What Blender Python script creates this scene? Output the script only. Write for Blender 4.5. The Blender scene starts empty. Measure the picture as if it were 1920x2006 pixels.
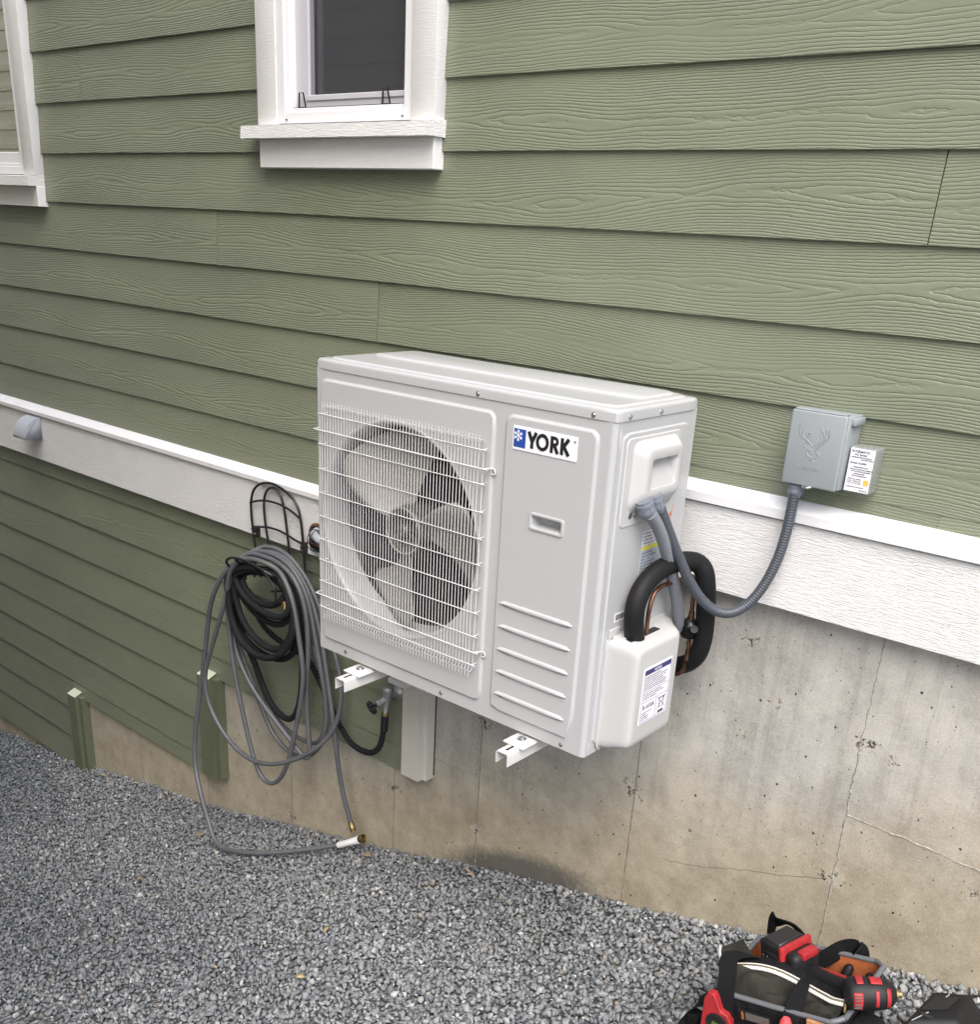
import bpy, bmesh, math, random
import numpy as np
from mathutils import Vector, Matrix, Euler
random.seed(7); RNG = np.random.default_rng(11)
SC = bpy.context.scene
COL = SC.collection
PI = math.pi
# ------------------------------------------------------------------ camera
cam_d = bpy.data.cameras.new("camera")
cam = bpy.data.objects.new("camera", cam_d); COL.objects.link(cam)
_r = Vector((0.76117596, 0.64628457, 0.05410551)); _u = Vector((-0.28856946, 0.26279102, 0.92068917)); _f = Vector((-0.58080876, 0.71641966, -0.3865282))
cam.matrix_world = Matrix(((_r.x, _u.x, -_f.x, 2.0896), (_r.y, _u.y, -_f.y, -2.2604), (_r.z, _u.z, -_f.z, -0.2049), (0, 0, 0, 1)))
cam_d.sensor_fit = 'VERTICAL'; cam_d.sensor_height = 36; cam_d.lens = 36 * 1954.5 / 2006
cam_d.shift_y = 277.0 / 2006
cam_d.clip_start = 0.02; cam_d.clip_end = 500
SC.camera = cam
# ------------------------------------------------------------------ sky, sun, exposure
W = bpy.data.worlds.new("World"); SC.world = W; W.use_nodes = True
wn = W.node_tree.nodes; wl = W.node_tree.links
bg = wn["Background"]
sky = wn.new("ShaderNodeTexSky"); sky.sky_type = 'NISHITA'; sky.sun_disc = False
SUN_EL, SUN_AZ = math.radians(54), math.radians(40)      # azimuth from straight out of the wall, towards +x
sky.sun_elevation = SUN_EL
sky.air_density = 1.0; sky.dust_density = 3.5; sky.ozone_density = 0.8
sky.sun_rotation = math.radians(180) - SUN_AZ
wl.new(sky.outputs[0], bg.inputs[0]); bg.inputs[1].default_value = 0.15
sun_d = bpy.data.lights.new("sun", 'SUN'); sun_d.energy = 1.6; sun_d.angle = math.radians(50); sun_d.color = (1, 0.98, 0.955)
sun = bpy.data.objects.new("sun", sun_d); COL.objects.link(sun)
sd = Vector((math.sin(SUN_AZ) * math.cos(SUN_EL), -math.cos(SUN_AZ) * math.cos(SUN_EL), math.sin(SUN_EL)))
sun.rotation_euler = sd.to_track_quat('Z', 'Y').to_euler()
SC.view_settings.view_transform = 'Standard'; SC.view_settings.look = 'None'
SC.view_settings.exposure = 1.16; SC.view_settings.gamma = 1; SC.view_settings.use_curve_mapping = False
# ------------------------------------------------------------------ node helpers
class NT:
    def __init__(s, m): s.t = m.node_tree; s.n = s.t.nodes; s.l = s.t.links
    def new(s, ty, **kw):
        n = s.n.new(ty)
        for k, v in kw.items(): setattr(n, k, v)
        return n
    def put(s, sock, v):
        if v is None: return
        if isinstance(v, bpy.types.NodeSocket): s.l.new(v, sock)
        elif isinstance(v, (tuple, list)) and len(v) == 3 and sock.type == 'RGBA': sock.default_value = (*v, 1)
        else: sock.default_value = v
    def math(s, op, a, b=None, c=None, clamp=False):
        n = s.new("ShaderNodeMath", operation=op); n.use_clamp = clamp
        s.put(n.inputs[0], a); s.put(n.inputs[1], b) if b is not None else None
        if c is not None: s.put(n.inputs[2], c)
        return n.outputs[0]
    def mix(s, f, a, b, bt='MIX'):
        n = s.new("ShaderNodeMix", data_type='RGBA', blend_type=bt)
        s.put(n.inputs[0], f); s.put(n.inputs[6], a); s.put(n.inputs[7], b); return n.outputs[2]
    def noise(s, vec, scale, detail=2, rough=.5, dist=0, dim='3D'):
        n = s.new("ShaderNodeTexNoise", noise_dimensions=dim); s.put(n.inputs['Vector'], vec)
        n.inputs['Scale'].default_value = scale; n.inputs['Detail'].default_value = detail
        n.inputs['Roughness'].default_value = rough; n.inputs['Distortion'].default_value = dist
        return n.outputs['Fac']
    def ramp(s, v, stops, interp='LINEAR'):
        n = s.new("ShaderNodeValToRGB"); n.color_ramp.interpolation = interp
        e = n.color_ramp.elements
        while len(e) < len(stops): e.new(0.5)
        for i, (p, c) in enumerate(stops):
            e[i].position = p; e[i].color = (c, c, c, 1) if not isinstance(c, (tuple, list)) else (*c, 1)
        s.put(n.inputs[0], v); return n.outputs[0]
    def scale(s, v, xyz, loc=(0, 0, 0)):
        n = s.new("ShaderNodeMapping"); s.put(n.inputs[0], v); n.inputs['Scale'].default_value = xyz; n.inputs['Location'].default_value = loc
        return n.outputs[0]
    def bump(s, h, dist, strength=1.0, normal=None):
        n = s.new("ShaderNodeBump"); n.inputs['Distance'].default_value = dist; n.inputs['Strength'].default_value = strength
        s.put(n.inputs['Height'], h)
        if normal is not None: s.put(n.inputs['Normal'], normal)
        return n.outputs[0]
def newmat(name):
    m = bpy.data.materials.new(name); m.use_nodes = True
    k = NT(m); return m, k, k.n["Principled BSDF"]
def plain(name, col, rough=.5, metal=0, noise=.0, nscale=30, bump=0, bscale=200, spec=.5, coat=0):
    m, k, b = newmat(name)
    b.inputs['Roughness'].default_value = rough; b.inputs['Metallic'].default_value = metal
    b.inputs['Specular IOR Level'].default_value = spec
    b.inputs['Coat Weight'].default_value = coat
    tc = k.new("ShaderNodeTexCoord").outputs['Object']
    if noise > 0:
        nz = k.noise(tc, nscale, 4, .6)
        lo = tuple(c * (1 - noise) for c in col); hi = tuple(min(1, c * (1 + noise)) for c in col)
        k.put(b.inputs['Base Color'], k.mix(k.ramp(nz, [(.3, 0), (.7, 1)]), lo, hi))
        k.put(b.inputs['Roughness'], k.math('MULTIPLY_ADD', nz, .25, rough - .12))
    else: b.inputs['Base Color'].default_value = (*col, 1)
    if bump > 0: k.put(b.inputs['Normal'], k.bump(k.noise(tc, bscale, 3, .6), bump))
    return m
MT = {}
def M(name, *a, **kw):
    if name not in MT: MT[name] = plain(name, *a, **kw)
    return MT[name]
# ------------------------------------------------------------------ mesh helpers
def finish(o, ang=35):
    me = o.data
    for p in me.polygons: p.use_smooth = True
    me.set_sharp_from_angle(angle=math.radians(ang))
def link(name, me, mat=None, parent=None, ang=35, smooth=True):
    o = bpy.data.objects.new(name, me); COL.objects.link(o)
    if mat is not None and not me.materials:
        me.materials.append(mat)
    if parent is not None:
        o.parent = parent; o.matrix_parent_inverse = parent.matrix_world.inverted()
    if smooth: finish(o, ang)
    return o
def tag(o, label=None, cat=None, group=None, kind=None):
    if label: o['label'] = label
    if cat: o['category'] = cat
    if group: o['group'] = group
    if kind: o['kind'] = kind
    return o
def empty(name, loc, label, cat, group=None):
    o = bpy.data.objects.new(name, None); COL.objects.link(o); o.location = loc
    o.matrix_world = Matrix.Translation(Vector(loc)); o.empty_display_size = .1
    return tag(o, label, cat, group)
class MB:
    """collects shapes (world coordinates) for one mesh object"""
    def __init__(s): s.v = []; s.f = []; s.mi = []; s.m = 0
    def add(s, vs, fs):
        o = len(s.v); s.v += [tuple(v) for v in vs]
        for f in fs: s.f.append([i + o for i in f]); s.mi.append(s.m)
        return s
    def quad(s, a, b, c, d): return s.add([a, b, c, d], [(0, 1, 2, 3)])
    def box(s, x0, y0, z0, x1, y1, z1, bev=0, seg=2, mat=None):
        bm = bmesh.new(); bmesh.ops.create_cube(bm, size=1)
        for v in bm.verts: v.co = Vector(((x0 + x1) / 2 + v.co.x * (x1 - x0), (y0 + y1) / 2 + v.co.y * (y1 - y0), (z0 + z1) / 2 + v.co.z * (z1 - z0)))
        if bev: bmesh.ops.bevel(bm, geom=bm.edges[:], offset=bev, segments=seg, profile=.5, affect='EDGES', clamp_overlap=True)
        return s.bm(bm, mat)
    def bm(s, bm, mat=None):
        bm.verts.ensure_lookup_table(); bm.verts.index_update()
        vs = [(mat @ v.co) if mat is not None else v.co.copy() for v in bm.verts]
        s.add(vs, [[v.index for v in f.verts] for f in bm.faces]); bm.free(); return s
    def cyl(s, a, b, r, r2=None, n=20, cap=True):
        a, b = Vector(a), Vector(b); d = (b - a); q = d.to_track_quat('Z', 'Y'); r2 = r if r2 is None else r2
        vs = []
        for k, (c, rr) in enumerate(((a, r), (b, r2))):
            for i in range(n):
                t = 2 * PI * i / n; vs.append(c + q @ Vector((rr * math.cos(t), rr * math.sin(t), 0)))
        fs = [(i, (i + 1) % n, n + (i + 1) % n, n + i) for i in range(n)]
        if cap: fs += [tuple(range(n - 1, -1, -1)), tuple(range(n, 2 * n))]
        return s.add(vs, fs)
    def lathe(s, base, axis, prof, n=24, cap=True):
        """prof: list of (dist along axis, radius)"""
        base = Vector(base); q = Vector(axis).normalized().to_track_quat('Z', 'Y'); vs = []; fs = []
        for (h, r) in prof:
            for i in range(n):
                t = 2 * PI * i / n; vs.append(base + q @ Vector((r * math.cos(t), r * math.sin(t), h)))
        for k in range(len(prof) - 1):
            for i in range(n): fs.append((k * n + i, k * n + (i + 1) % n, (k + 1) * n + (i + 1) % n, (k + 1) * n + i))
        if cap: fs += [tuple(range(n - 1, -1, -1)), tuple(range((len(prof) - 1) * n, len(prof) * n))]
        return s.add(vs, fs)
    def tube(s, pts, r, n=10, closed=False, sub=6, cap=True, rib=0, ribp=.006, rf=None):
        P = smooth(pts, sub, closed) if sub > 1 else [Vector(p) for p in pts]
        if rib:
            P = resample(P, ribp / 4, closed)
        N = len(P); vs = []; fs = []; up = None; L = 0
        for i in range(N):
            if closed: t = P[(i + 1) % N] - P[i - 1]
            else: t = P[min(i + 1, N - 1)] - P[max(i - 1, 0)]
            if t.length < 1e-9: t = Vector((0, 0, 1))
            t.normalize()
            if up is None: up = t.orthogonal().normalized()
            up = (up - up.dot(t) * t)
            up = up.normalized() if up.length > 1e-6 else t.orthogonal().normalized()
            w = t.cross(up)
            if i: L += (P[i] - P[i - 1]).length
            rr = r if rf is None else r * rf(i / (N - 1))
            if rib: rr = rr * (1 + rib * (0.5 + .5 * math.cos(2 * PI * L / ribp)) - rib * .5)
            for j in range(n):
                a = 2 * PI * j / n; vs.append(P[i] + rr * (math.cos(a) * up + math.sin(a) * w))
        K = N if closed else N - 1
        for i in range(K):
            i2 = (i + 1) % N
            for j in range(n): fs.append((i * n + j, i * n + (j + 1) % n, i2 * n + (j + 1) % n, i2 * n + j))
        if cap and not closed: fs += [tuple(range(n - 1, -1, -1)), tuple(range((N - 1) * n, N * n))]
        return s.add(vs, fs)
    def build(s, name, mat, parent=None, ang=35, smooth=True, mats=None, merge=True):
        me = bpy.data.meshes.new(name); me.from_pydata(s.v, [], s.f)
        for m in (mats or [mat]): me.materials.append(m)
        if mats: me.polygons.foreach_set('material_index', s.mi)
        me.validate(); me.update()
        bm = bmesh.new(); bm.from_mesh(me)
        if merge and len(bm.faces) < 60000: bmesh.ops.remove_doubles(bm, verts=bm.verts, dist=2e-6)
        if len(bm.faces) < 60000: bmesh.ops.recalc_face_normals(bm, faces=bm.faces)
        bm.to_mesh(me); bm.free()
        return link(name, me, None, parent, ang, smooth)
def smooth(pts, sub=6, closed=False):
    P = [Vector(p) for p in pts]; out = []
    if closed and (P[0] - P[-1]).length < 1e-6: P = P[:-1]
    n = len(P); K = n if closed else n - 1
    for i in range(K):
        p1, p2 = P[i], P[(i + 1) % n]
        p0 = P[(i - 1) % n] if closed or i > 0 else p1 * 2 - p2
        p3 = P[(i + 2) % n] if closed or i + 2 < n else p2 * 2 - p1
        for j in range(sub):
            t = j / sub; t2 = t * t; t3 = t2 * t
            out.append(.5 * ((2 * p1) + (p2 - p0) * t + (2 * p0 - 5 * p1 + 4 * p2 - p3) * t2 + (3 * p1 - p0 - 3 * p2 + p3) * t3))
    if not closed: out.append(P[-1])
    return out
def resample(P, step, closed=False):
    Q = P + [P[0]] if closed else P; out = [Q[0].copy()]; acc = 0
    for a, b in zip(Q, Q[1:]):
        d = (b - a).length; t = step - acc
        while t <= d and d > 0: out.append(a.lerp(b, t / d)); t += step
        acc = (acc + d) % step if d > 0 else acc
    return out
def relax(pts, it=2, closed=False):
    P = [Vector(p) for p in pts]
    for _ in range(it):
        Q = [p.copy() for p in P]
        for i in range(1, len(P) - 1): Q[i] = P[i] * .5 + (P[i - 1] + P[i + 1]) * .25
        P = Q
    return P
def rrect(x0, z0, x1, z1, r, n=10):
    if r <= 0: return [(x0, z0), (x1, z0), (x1, z1), (x0, z1)]
    out = []
    for cx, cz, a0 in ((x1 - r, z0 + r, -PI / 2), (x1 - r, z1 - r, 0), (x0 + r, z1 - r, PI / 2), (x0 + r, z0 + r, PI)):
        for i in range(n + 1):
            a = a0 + PI / 2 * i / n; out.append((cx + r * math.cos(a), cz + r * math.sin(a)))
    return out
def circ(cx, cz, r, n=160): return [(cx + r * math.cos(2 * PI * i / n), cz + r * math.sin(2 * PI * i / n)) for i in range(n)]
def polar(outline, c, angs):
    n = len(outline); res = []
    rel = [(x - c[0], z - c[1]) for x, z in outline]; aa = [math.atan2(z, x) for x, z in rel]
    for a in angs:
        dx, dz = math.cos(a), math.sin(a); best = None
        for i in range(n):
            (x1, z1), (x2, z2) = rel[i], rel[(i + 1) % n]
            den = dx * (z2 - z1) - dz * (x2 - x1)
            if abs(den) < 1e-14: continue
            t = (x1 * (z2 - z1) - z1 * (x2 - x1)) / den
            u = (x1 * dz - z1 * dx) / den
            if t > 0 and -1e-7 <= u <= 1 + 1e-7 and (best is None or t > best): best = t
        res.append((c[0] + best * dx, c[1] + best * dz))
    return res
def angles(c, corners=(), n=160):
    a = [2 * PI * i / n - PI for i in range(n)] + [math.atan2(z - c[1], x - c[0]) for x, z in corners]
    a = sorted(a); out = [a[0]]
    for x in a[1:]:
        if x - out[-1] > 1e-4: out.append(x)
    return out
def rings(mb, loops, fmap, fill_last=False, c=None):
    """loops: list of (points, h); quads between successive loops"""
    n = len(loops[0][0]); vs = []
    for pts, h in loops: vs += [fmap(x, z, h) for x, z in pts]
    fs = []
    for k in range(len(loops) - 1):
        for i in range(n):
            j = (i + 1) % n; fs.append((k * n + i, k * n + j, (k + 1) * n + j, (k + 1) * n + i))
    if fill_last: fs.append(tuple(range((len(loops) - 1) * n, len(loops) * n)))
    mb.add(vs, fs)
def pad_loops(rect, r, h, bev, c, angs, steps=5, h0=0):
    x0, z0, x1, z1 = rect
    out = [(polar(rrect(x0 - .0015, z0 - .0015, x1 + .0015, z1 + .0015, r + .0015), c, angs), h0)]
    for i in list(range(steps + 1)) + [steps + 1]:
        t = min(1, i / steps); sft = t * bev + (.0015 if i > steps else 0); hh = h0 + h * (t * t * (3 - 2 * t))
        x0, z0, x1, z1 = rect
        out.append((polar(rrect(x0 + sft, z0 + sft, x1 - sft, z1 - sft, max(r - sft, .001)), c, angs), hh))
    return out
def text_mesh(body, size, extrude=0.0003, offset=0, align='LEFT', space=1.0):
    cu = bpy.data.curves.new("t", 'FONT'); cu.body = body; cu.size = size; cu.extrude = extrude; cu.offset = offset
    cu.align_x = align; cu.space_character = space; cu.resolution_u = 3
    o = bpy.data.objects.new("t", cu); COL.objects.link(o)
    dg = bpy.context.evaluated_depsgraph_get(); me = bpy.data.meshes.new_from_object(o.evaluated_get(dg))
    bpy.data.objects.remove(o); bpy.data.curves.remove(cu)
    vs = [v.co.copy() for v in me.vertices]; fs = [tuple(p.vertices) for p in me.polygons]
    bpy.data.meshes.remove(me); return vs, fs
def put_text(mb, body, size, origin, ux, uy, **kw):
    vs, fs = text_mesh(body, size, **kw); ux, uy = Vector(ux).normalized(), Vector(uy).normalized(); n = ux.cross(uy)
    o = Vector(origin); mb.add([o + ux * v.x + uy * v.y + n * v.z for v in vs], fs)
_lift = [0]
def stroke(mb, pts, w, origin, ux, uy, th=.0004, closed=False):
    """flat ribbon with thickness along a 2D polyline, on the plane origin + ux, uy"""
    ux, uy = Vector(ux), Vector(uy); n = ux.cross(uy).normalized(); o = Vector(origin)
    _lift[0] = (_lift[0] + 1) % 7; h = th + _lift[0] * .00004
    Q = [Vector(q) for q in pts]; N = len(Q); L = []; R = []
    for i in range(N):
        a = Q[i - 1] if (i > 0 or closed) else Q[i]; b = Q[(i + 1) % N] if (i < N - 1 or closed) else Q[i]
        t = (b - a).normalized(); nn = Vector((-t.y, t.x)); L.append(Q[i] + nn * w / 2); R.append(Q[i] - nn * w / 2)
    vs = []
    for hh in (0, h):
        vs += [o + ux * p.x + uy * p.y + n * hh for p in L] + [o + ux * p.x + uy * p.y + n * hh for p in R]
    fs = []; K = N if closed else N - 1
    for i in range(K):
        j = (i + 1) % N; l0, l1, r0, r1 = i, j, N + i, N + j; t = 2 * N
        fs += [(t + l0, t + l1, t + r1, t + r0), (l0, l1, t + l1, t + l0), (r0, t + r0, t + r1, r1)]
    if not closed: fs += [(0, N, 3 * N, 2 * N), (N - 1, 3 * N - 1, 4 * N - 1, 2 * N - 1)]
    mb.add(vs, fs)
def ground_z(x):
    """height of the gravel along the wall"""
    if x > -1.0: z = -2.315 + .275 * x
    else:
        t = -1.0 - x; z = -2.59 - .27 * t + .028 * t * t if t < 3.2 else -3.167 - .09 * (t - 3.2)
    if x > 2.6: z = -2.315 + .275 * 2.6 + .1 * (x - 2.6)
    return z
# ------------------------------------------------------------------ setting materials
def siding_mat(name, base, nlines=11.5, band=False):
    m, k, b = newmat(name)
    uv = k.new("ShaderNodeTexCoord").outputs['UV']
    # stamped cedar grain: contour lines of a stretched noise field
    sp = k.new("ShaderNodeSeparateXYZ"); k.put(sp.inputs[0], uv); U, V = sp.outputs[0], sp.outputs[1]
    vc = k.math('MULTIPLY_ADD', k.noise(k.scale(uv, (.9, 0, 1), (3, 7, 0)), 1.0, 1, .5), .13, .005)
    dv = k.math('SUBTRACT', V, vc)
    dd = k.math('SQRT', k.math('MULTIPLY_ADD', dv, dv, .000036))
    F = k.math('MULTIPLY', k.math('POWER', k.math('MULTIPLY', dd, 11.2), 1.35), nlines)
    F = k.math('MULTIPLY_ADD', k.noise(k.scale(uv, (1.2, .8, 1), (0, 1, 0)), 1.0, 1.5, .5), 11.0, F)
    w1 = k.noise(k.scale(uv, (6, 30, 1)), 1.0, 2, .6)
    w2 = k.noise(k.scale(uv, (55, 120, 1)), 1.0, 1, .5)
    F = k.math('MULTIPLY_ADD', w1, 1.6, F)
    F = k.math('MULTIPLY_ADD', w2, .40, F)
    fr = k.math('FRACT', F)
    saw = k.ramp(fr, [(0, .0), (.16, .75), (.34, 1.0), (.66, 1.0), (.84, .75), (1.0, .0)], 'EASE')
    patch = k.ramp(k.noise(k.scale(uv, (1.1, 9, 1), (5, 3, 0)), 1.0, 1, .5), [(.28, .35), (.55, 1.0)])
    h = k.math('MULTIPLY', saw, patch)
    fine = k.noise(k.scale(uv, (90, 420, 1)), 1.0, 2, .6)
    h = k.math('MULTIPLY_ADD', fine, .22, h)
    k.put(b.inputs['Normal'], k.bump(h, .0013, 1.0))
    big = k.noise(k.scale(uv, (1.4, 3.0, 1)), 1.0, 3, .6)
    lo = tuple(c * .90 for c in base); hi = tuple(c * 1.08 for c in base)
    col = k.mix(k.ramp(big, [(.3, 0), (.7, 1)]), lo, hi)
    dust = k.ramp(k.noise(k.scale(uv, (25, 60, 1)), 1.0, 4, .7), [(.55, 0), (.8, 1)])
    col = k.mix(k.math('MULTIPLY', dust, .10), col, tuple(min(1, c * 1.3) for c in base))
    k.put(b.inputs['Base Color'], col)
    b.inputs['Roughness'].default_value = .36; b.inputs['Specular IOR Level'].default_value = .75
    return m
GREEN = (0.188, 0.208, 0.142)
m_siding = siding_mat("green_siding_paint", GREEN)
m_tan = siding_mat("tan_siding_paint", (.85, .66, .36))
m_greenpost = plain("green_trim_paint", (.125, .140, .088), .55, noise=.06, nscale=40, bump=.0004, bscale=300)
m_greentop = plain("lit_green_post_top", (.50, .54, .42), .6)  # same trim paint, paler: light from above painted into the post tops
m_dark = plain("dark_gap", (.012, .012, .012), .9)
def white_wood(name, col, rough=True, amp=.0016):
    m, k, b = newmat(name); tc = k.new("ShaderNodeTexCoord").outputs['Object']
    a = k.noise(k.scale(tc, (34, 60, 400)), 1.0, 3, .6, .3); c = k.noise(k.scale(tc, (80, 100, 520)), 1.0, 2, .6)
    h = k.math('MULTIPLY_ADD', c, .35, k.ramp(a, [(.35, 0), (.62, 1)]))
    k.put(b.inputs['Normal'], k.bump(h, amp, .9))
    d = k.noise(tc, 7, 4, .6)
    k.put(b.inputs['Base Color'], k.mix(k.ramp(d, [(.35, 0), (.75, 1)]), tuple(x * .94 for x in col), col))
    b.inputs['Roughness'].default_value = .6; return m
m_band = white_wood("rough_white_board", (.74, .735, .725), amp=.0013)
m_trim = white_wood("white_trim_board", (.74, .735, .725), amp=.0004)
m_flash = plain("white_metal_flashing", (.68, .68, .69), .35, noise=.03, nscale=12)
m_vinyl = plain("white_window_vinyl", (.70, .70, .715), .35)
m_vinyl_g = plain("grey_screen_frame", (.48, .48, .51), .4)
m_greypost = white_wood("weathered_white_board", (.60, .58, .52), amp=.0012)
# concrete
def concrete_mat():
    m, k, b = newmat("cast_concrete")
    geo = k.new("ShaderNodeNewGeometry").outputs['Position']
    sx = k.new("ShaderNodeSeparateXYZ"); k.put(sx.inputs[0], geo); X, Z = sx.outputs[0], sx.outputs[2]
    n1 = k.noise(geo, 2.2, 5, .62); n2 = k.noise(geo, 9, 6, .7); n3 = k.noise(geo, 60, 4, .7)
    st = k.noise(k.scale(geo, (22, 1, 1.1)), 1.0, 4, .65)
    st2 = k.noise(k.scale(geo, (75, 1, 1.8)), 1.0, 3, .6)
    mott = k.math('MULTIPLY_ADD', n2, .5, k.math('MULTIPLY', n1, .5))
    base = k.mix(k.ramp(mott, [(.38, 0), (.62, 1)]), (.255, .246, .222), (.48, .462, .42))
    base = k.mix(k.math('MULTIPLY', k.ramp(n3, [(.35, 0), (.75, 1)]), .30), base, (.46, .45, .42))
    base = k.mix(k.math('MULTIPLY', k.ramp(st, [(.45, 0), (.68, 1)]), .38), base, (.50, .49, .46))
    base = k.mix(k.math('MULTIPLY', k.ramp(st2, [(.60, 0), (.72, 1)]), .30), base, (.55, .54, .51))
    base = k.mix(k.math('MULTIPLY', k.ramp(st, [(.28, 1), (.45, 0)]), .40), base, (.17, .165, .145))
    # height above the gravel: splashed earth stain near the bottom
    gz = k.math('MULTIPLY_ADD', X, .275, -2.315)
    hz = k.math('SUBTRACT', Z, gz)
    hz = k.math('ADD', hz, k.math('MULTIPLY_ADD', n1, -.5, .25))
    tan = k.ramp(hz, [(.0, .78), (.18, .75), (.36, .45), (.54, 0)])
    tn = k.mix(k.ramp(n2, [(.35, 0), (.7, 1)]), (.255, .205, .125), (.40, .345, .235))
    base = k.mix(tan, base, tn)
    # lighter, tanner concrete where the siding has sheltered it further left
    lft = k.ramp(k.math('MULTIPLY', X, -1.0), [(.0, .0), (.9, .85)])
    base = k.mix(k.math('MULTIPLY', lft, .65), base, k.mix(k.ramp(n2, [(.35, 0), (.7, 1)]), (.40, .35, .26), (.54, .50, .41)))
    # pale laitance low down on the right
    lr = k.math('MULTIPLY', k.ramp(X, [(1.0, 0), (1.35, 1)]), k.ramp(hz, [(.0, 1), (.16, .9), (.30, 0)]))
    base = k.mix(k.math('MULTIPLY', k.math('MULTIPLY', lr, k.ramp(n2, [(.36, .2), (.56, 1)])), .85), base, (.47, .455, .43))
    spk = k.noise(geo, 260, 3, .7)
    base = k.mix(k.math('MULTIPLY', k.ramp(spk, [(.30, 1), (.46, 0)]), .42), base, (.13, .125, .11))
    base = k.mix(k.math('MULTIPLY', k.ramp(spk, [(.56, 0), (.70, 1)]), .40), base, (.60, .585, .54))
    # wet patch
    dx = k.math('MULTIPLY', k.math('SUBTRACT', X, .42), 2.7)
    dz = k.math('MULTIPLY', k.math('SUBTRACT', k.math('SUBTRACT', Z, gz), .015), 11.0)
    rr = k.math('ADD', k.math('MULTIPLY', dx, dx), k.math('MULTIPLY', dz, dz))
    wet = k.ramp(k.math('ADD', rr, k.math('MULTIPLY_ADD', n3, .9, -.45)), [(.25, 1), (1.0, 0)])
    base = k.mix(k.math('MULTIPLY', wet, .8), base, (.055, .058, .058))
    # bug holes
    def holes(sc, thr, frac, loc):
        v = k.new("ShaderNodeTexVoronoi", voronoi_dimensions='3D'); k.put(v.inputs['Vector'], k.scale(geo, (1, 1, .8), loc))
        v.inputs['Scale'].default_value = sc; v.inputs['Randomness'].default_value = 1
        hsv = k.new("ShaderNodeSeparateColor"); k.put(hsv.inputs[0], v.outputs['Color'])
        sel = k.math('LESS_THAN', hsv.outputs[0], frac)
        rad = k.math('MULTIPLY_ADD', hsv.outputs[1], thr, thr * .35)
        d = k.math('ADD', v.outputs['Distance'], k.math('MULTIPLY_ADD', k.noise(k.scale(geo, (1, 1, .6)), 150, 2, .6), .30, -.15))
        return k.math('MULTIPLY', sel, k.math('LESS_THAN', d, rad))
    h1 = holes(34, .09, .30, (0, 0, 0)); h2 = holes(76, .12, .30, (3.3, 1, 2)); h3 = holes(13, .05, .22, (7, 2, 5))
    hh = k.math('MAXIMUM', h1, k.math('MAXIMUM', h2, h3))
    # chipped form-tie spots and the seams between form panels
    chip = None
    ties = [(.232, -1.69), (.829, -1.70), (.226, -2.10), (-.176, -2.105), (-.777, -2.49), (1.438, -1.30), (1.432, -1.70), (1.123, -1.385), (1.10, -1.128), (1.204, -1.27), (1.507, -1.315), (1.761, -1.576), (.80, -1.68)]
    for i, (tx, tz) in enumerate(ties):
        vm = k.new("ShaderNodeVectorMath", operation='DISTANCE'); k.put(vm.inputs[0], k.scale(geo, (.8, 0, 1.25))); vm.inputs[1].default_value = (tx * .8, 0, tz * 1.25)
        rad = (.030 if i not in (7, 8, 9, 10, 11, 12) else .018)
        q = k.math('SUBTRACT', rad, k.math('ADD', vm.outputs['Value'], k.math('MULTIPLY_ADD', n3, .075, -.0375)))
        q = k.math('MULTIPLY', q, 1 / .012, None, True)
        chip = q if chip is None else k.math('MAXIMUM', chip, q)
    crag = k.noise(geo, 75, 4, .7)
    cm = k.math('MULTIPLY', chip, k.ramp(crag, [(.40, 1), (.46, 0)]))
    base = k.mix(k.math('MULTIPLY', chip, .5), base, (.42, .39, .33))
    base = k.mix(cm, base, (.05, .045, .035))
    base = k.mix(hh, base, (.045, .04, .033))
    # hairline crack
    cz = k.math('SUBTRACT', Z, k.math('MULTIPLY_ADD', k.noise(k.scale(geo, (6, 0, 0)), 1, 3, .6), .05, k.math('MULTIPLY_ADD', X, .36, -2.245)))
    ck = k.math('MULTIPLY', k.math('LESS_THAN', k.math('ABSOLUTE', cz), .0012), k.math('MULTIPLY', k.math('GREATER_THAN', X, .95), k.math('LESS_THAN', X, 1.42)))
    base = k.mix(k.math('MULTIPLY', ck, .7), base, (.08, .07, .05))
    k.put(b.inputs['Base Color'], base)
    hgt = k.math('MULTIPLY_ADD', hh, -1.0, k.math('MULTIPLY', n3, .25))
    hgt = k.math('MULTIPLY_ADD', cm, -1.4, hgt); hgt = k.math('MULTIPLY_ADD', n2, .4, hgt)
    hgt = k.math('MULTIPLY_ADD', k.noise(geo, 220, 3, .6), .12, hgt)
    k.put(b.inputs['Normal'], k.bump(hgt, .004, .8))
    b.inputs['Roughness'].default_value = .82; b.inputs['Specular IOR Level'].default_value = .3
    return m
m_conc = concrete_mat()
m_seam = plain("concrete_fin", (.27, .258, .23), .9, noise=.35, nscale=70, bump=.002, bscale=150)
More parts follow.
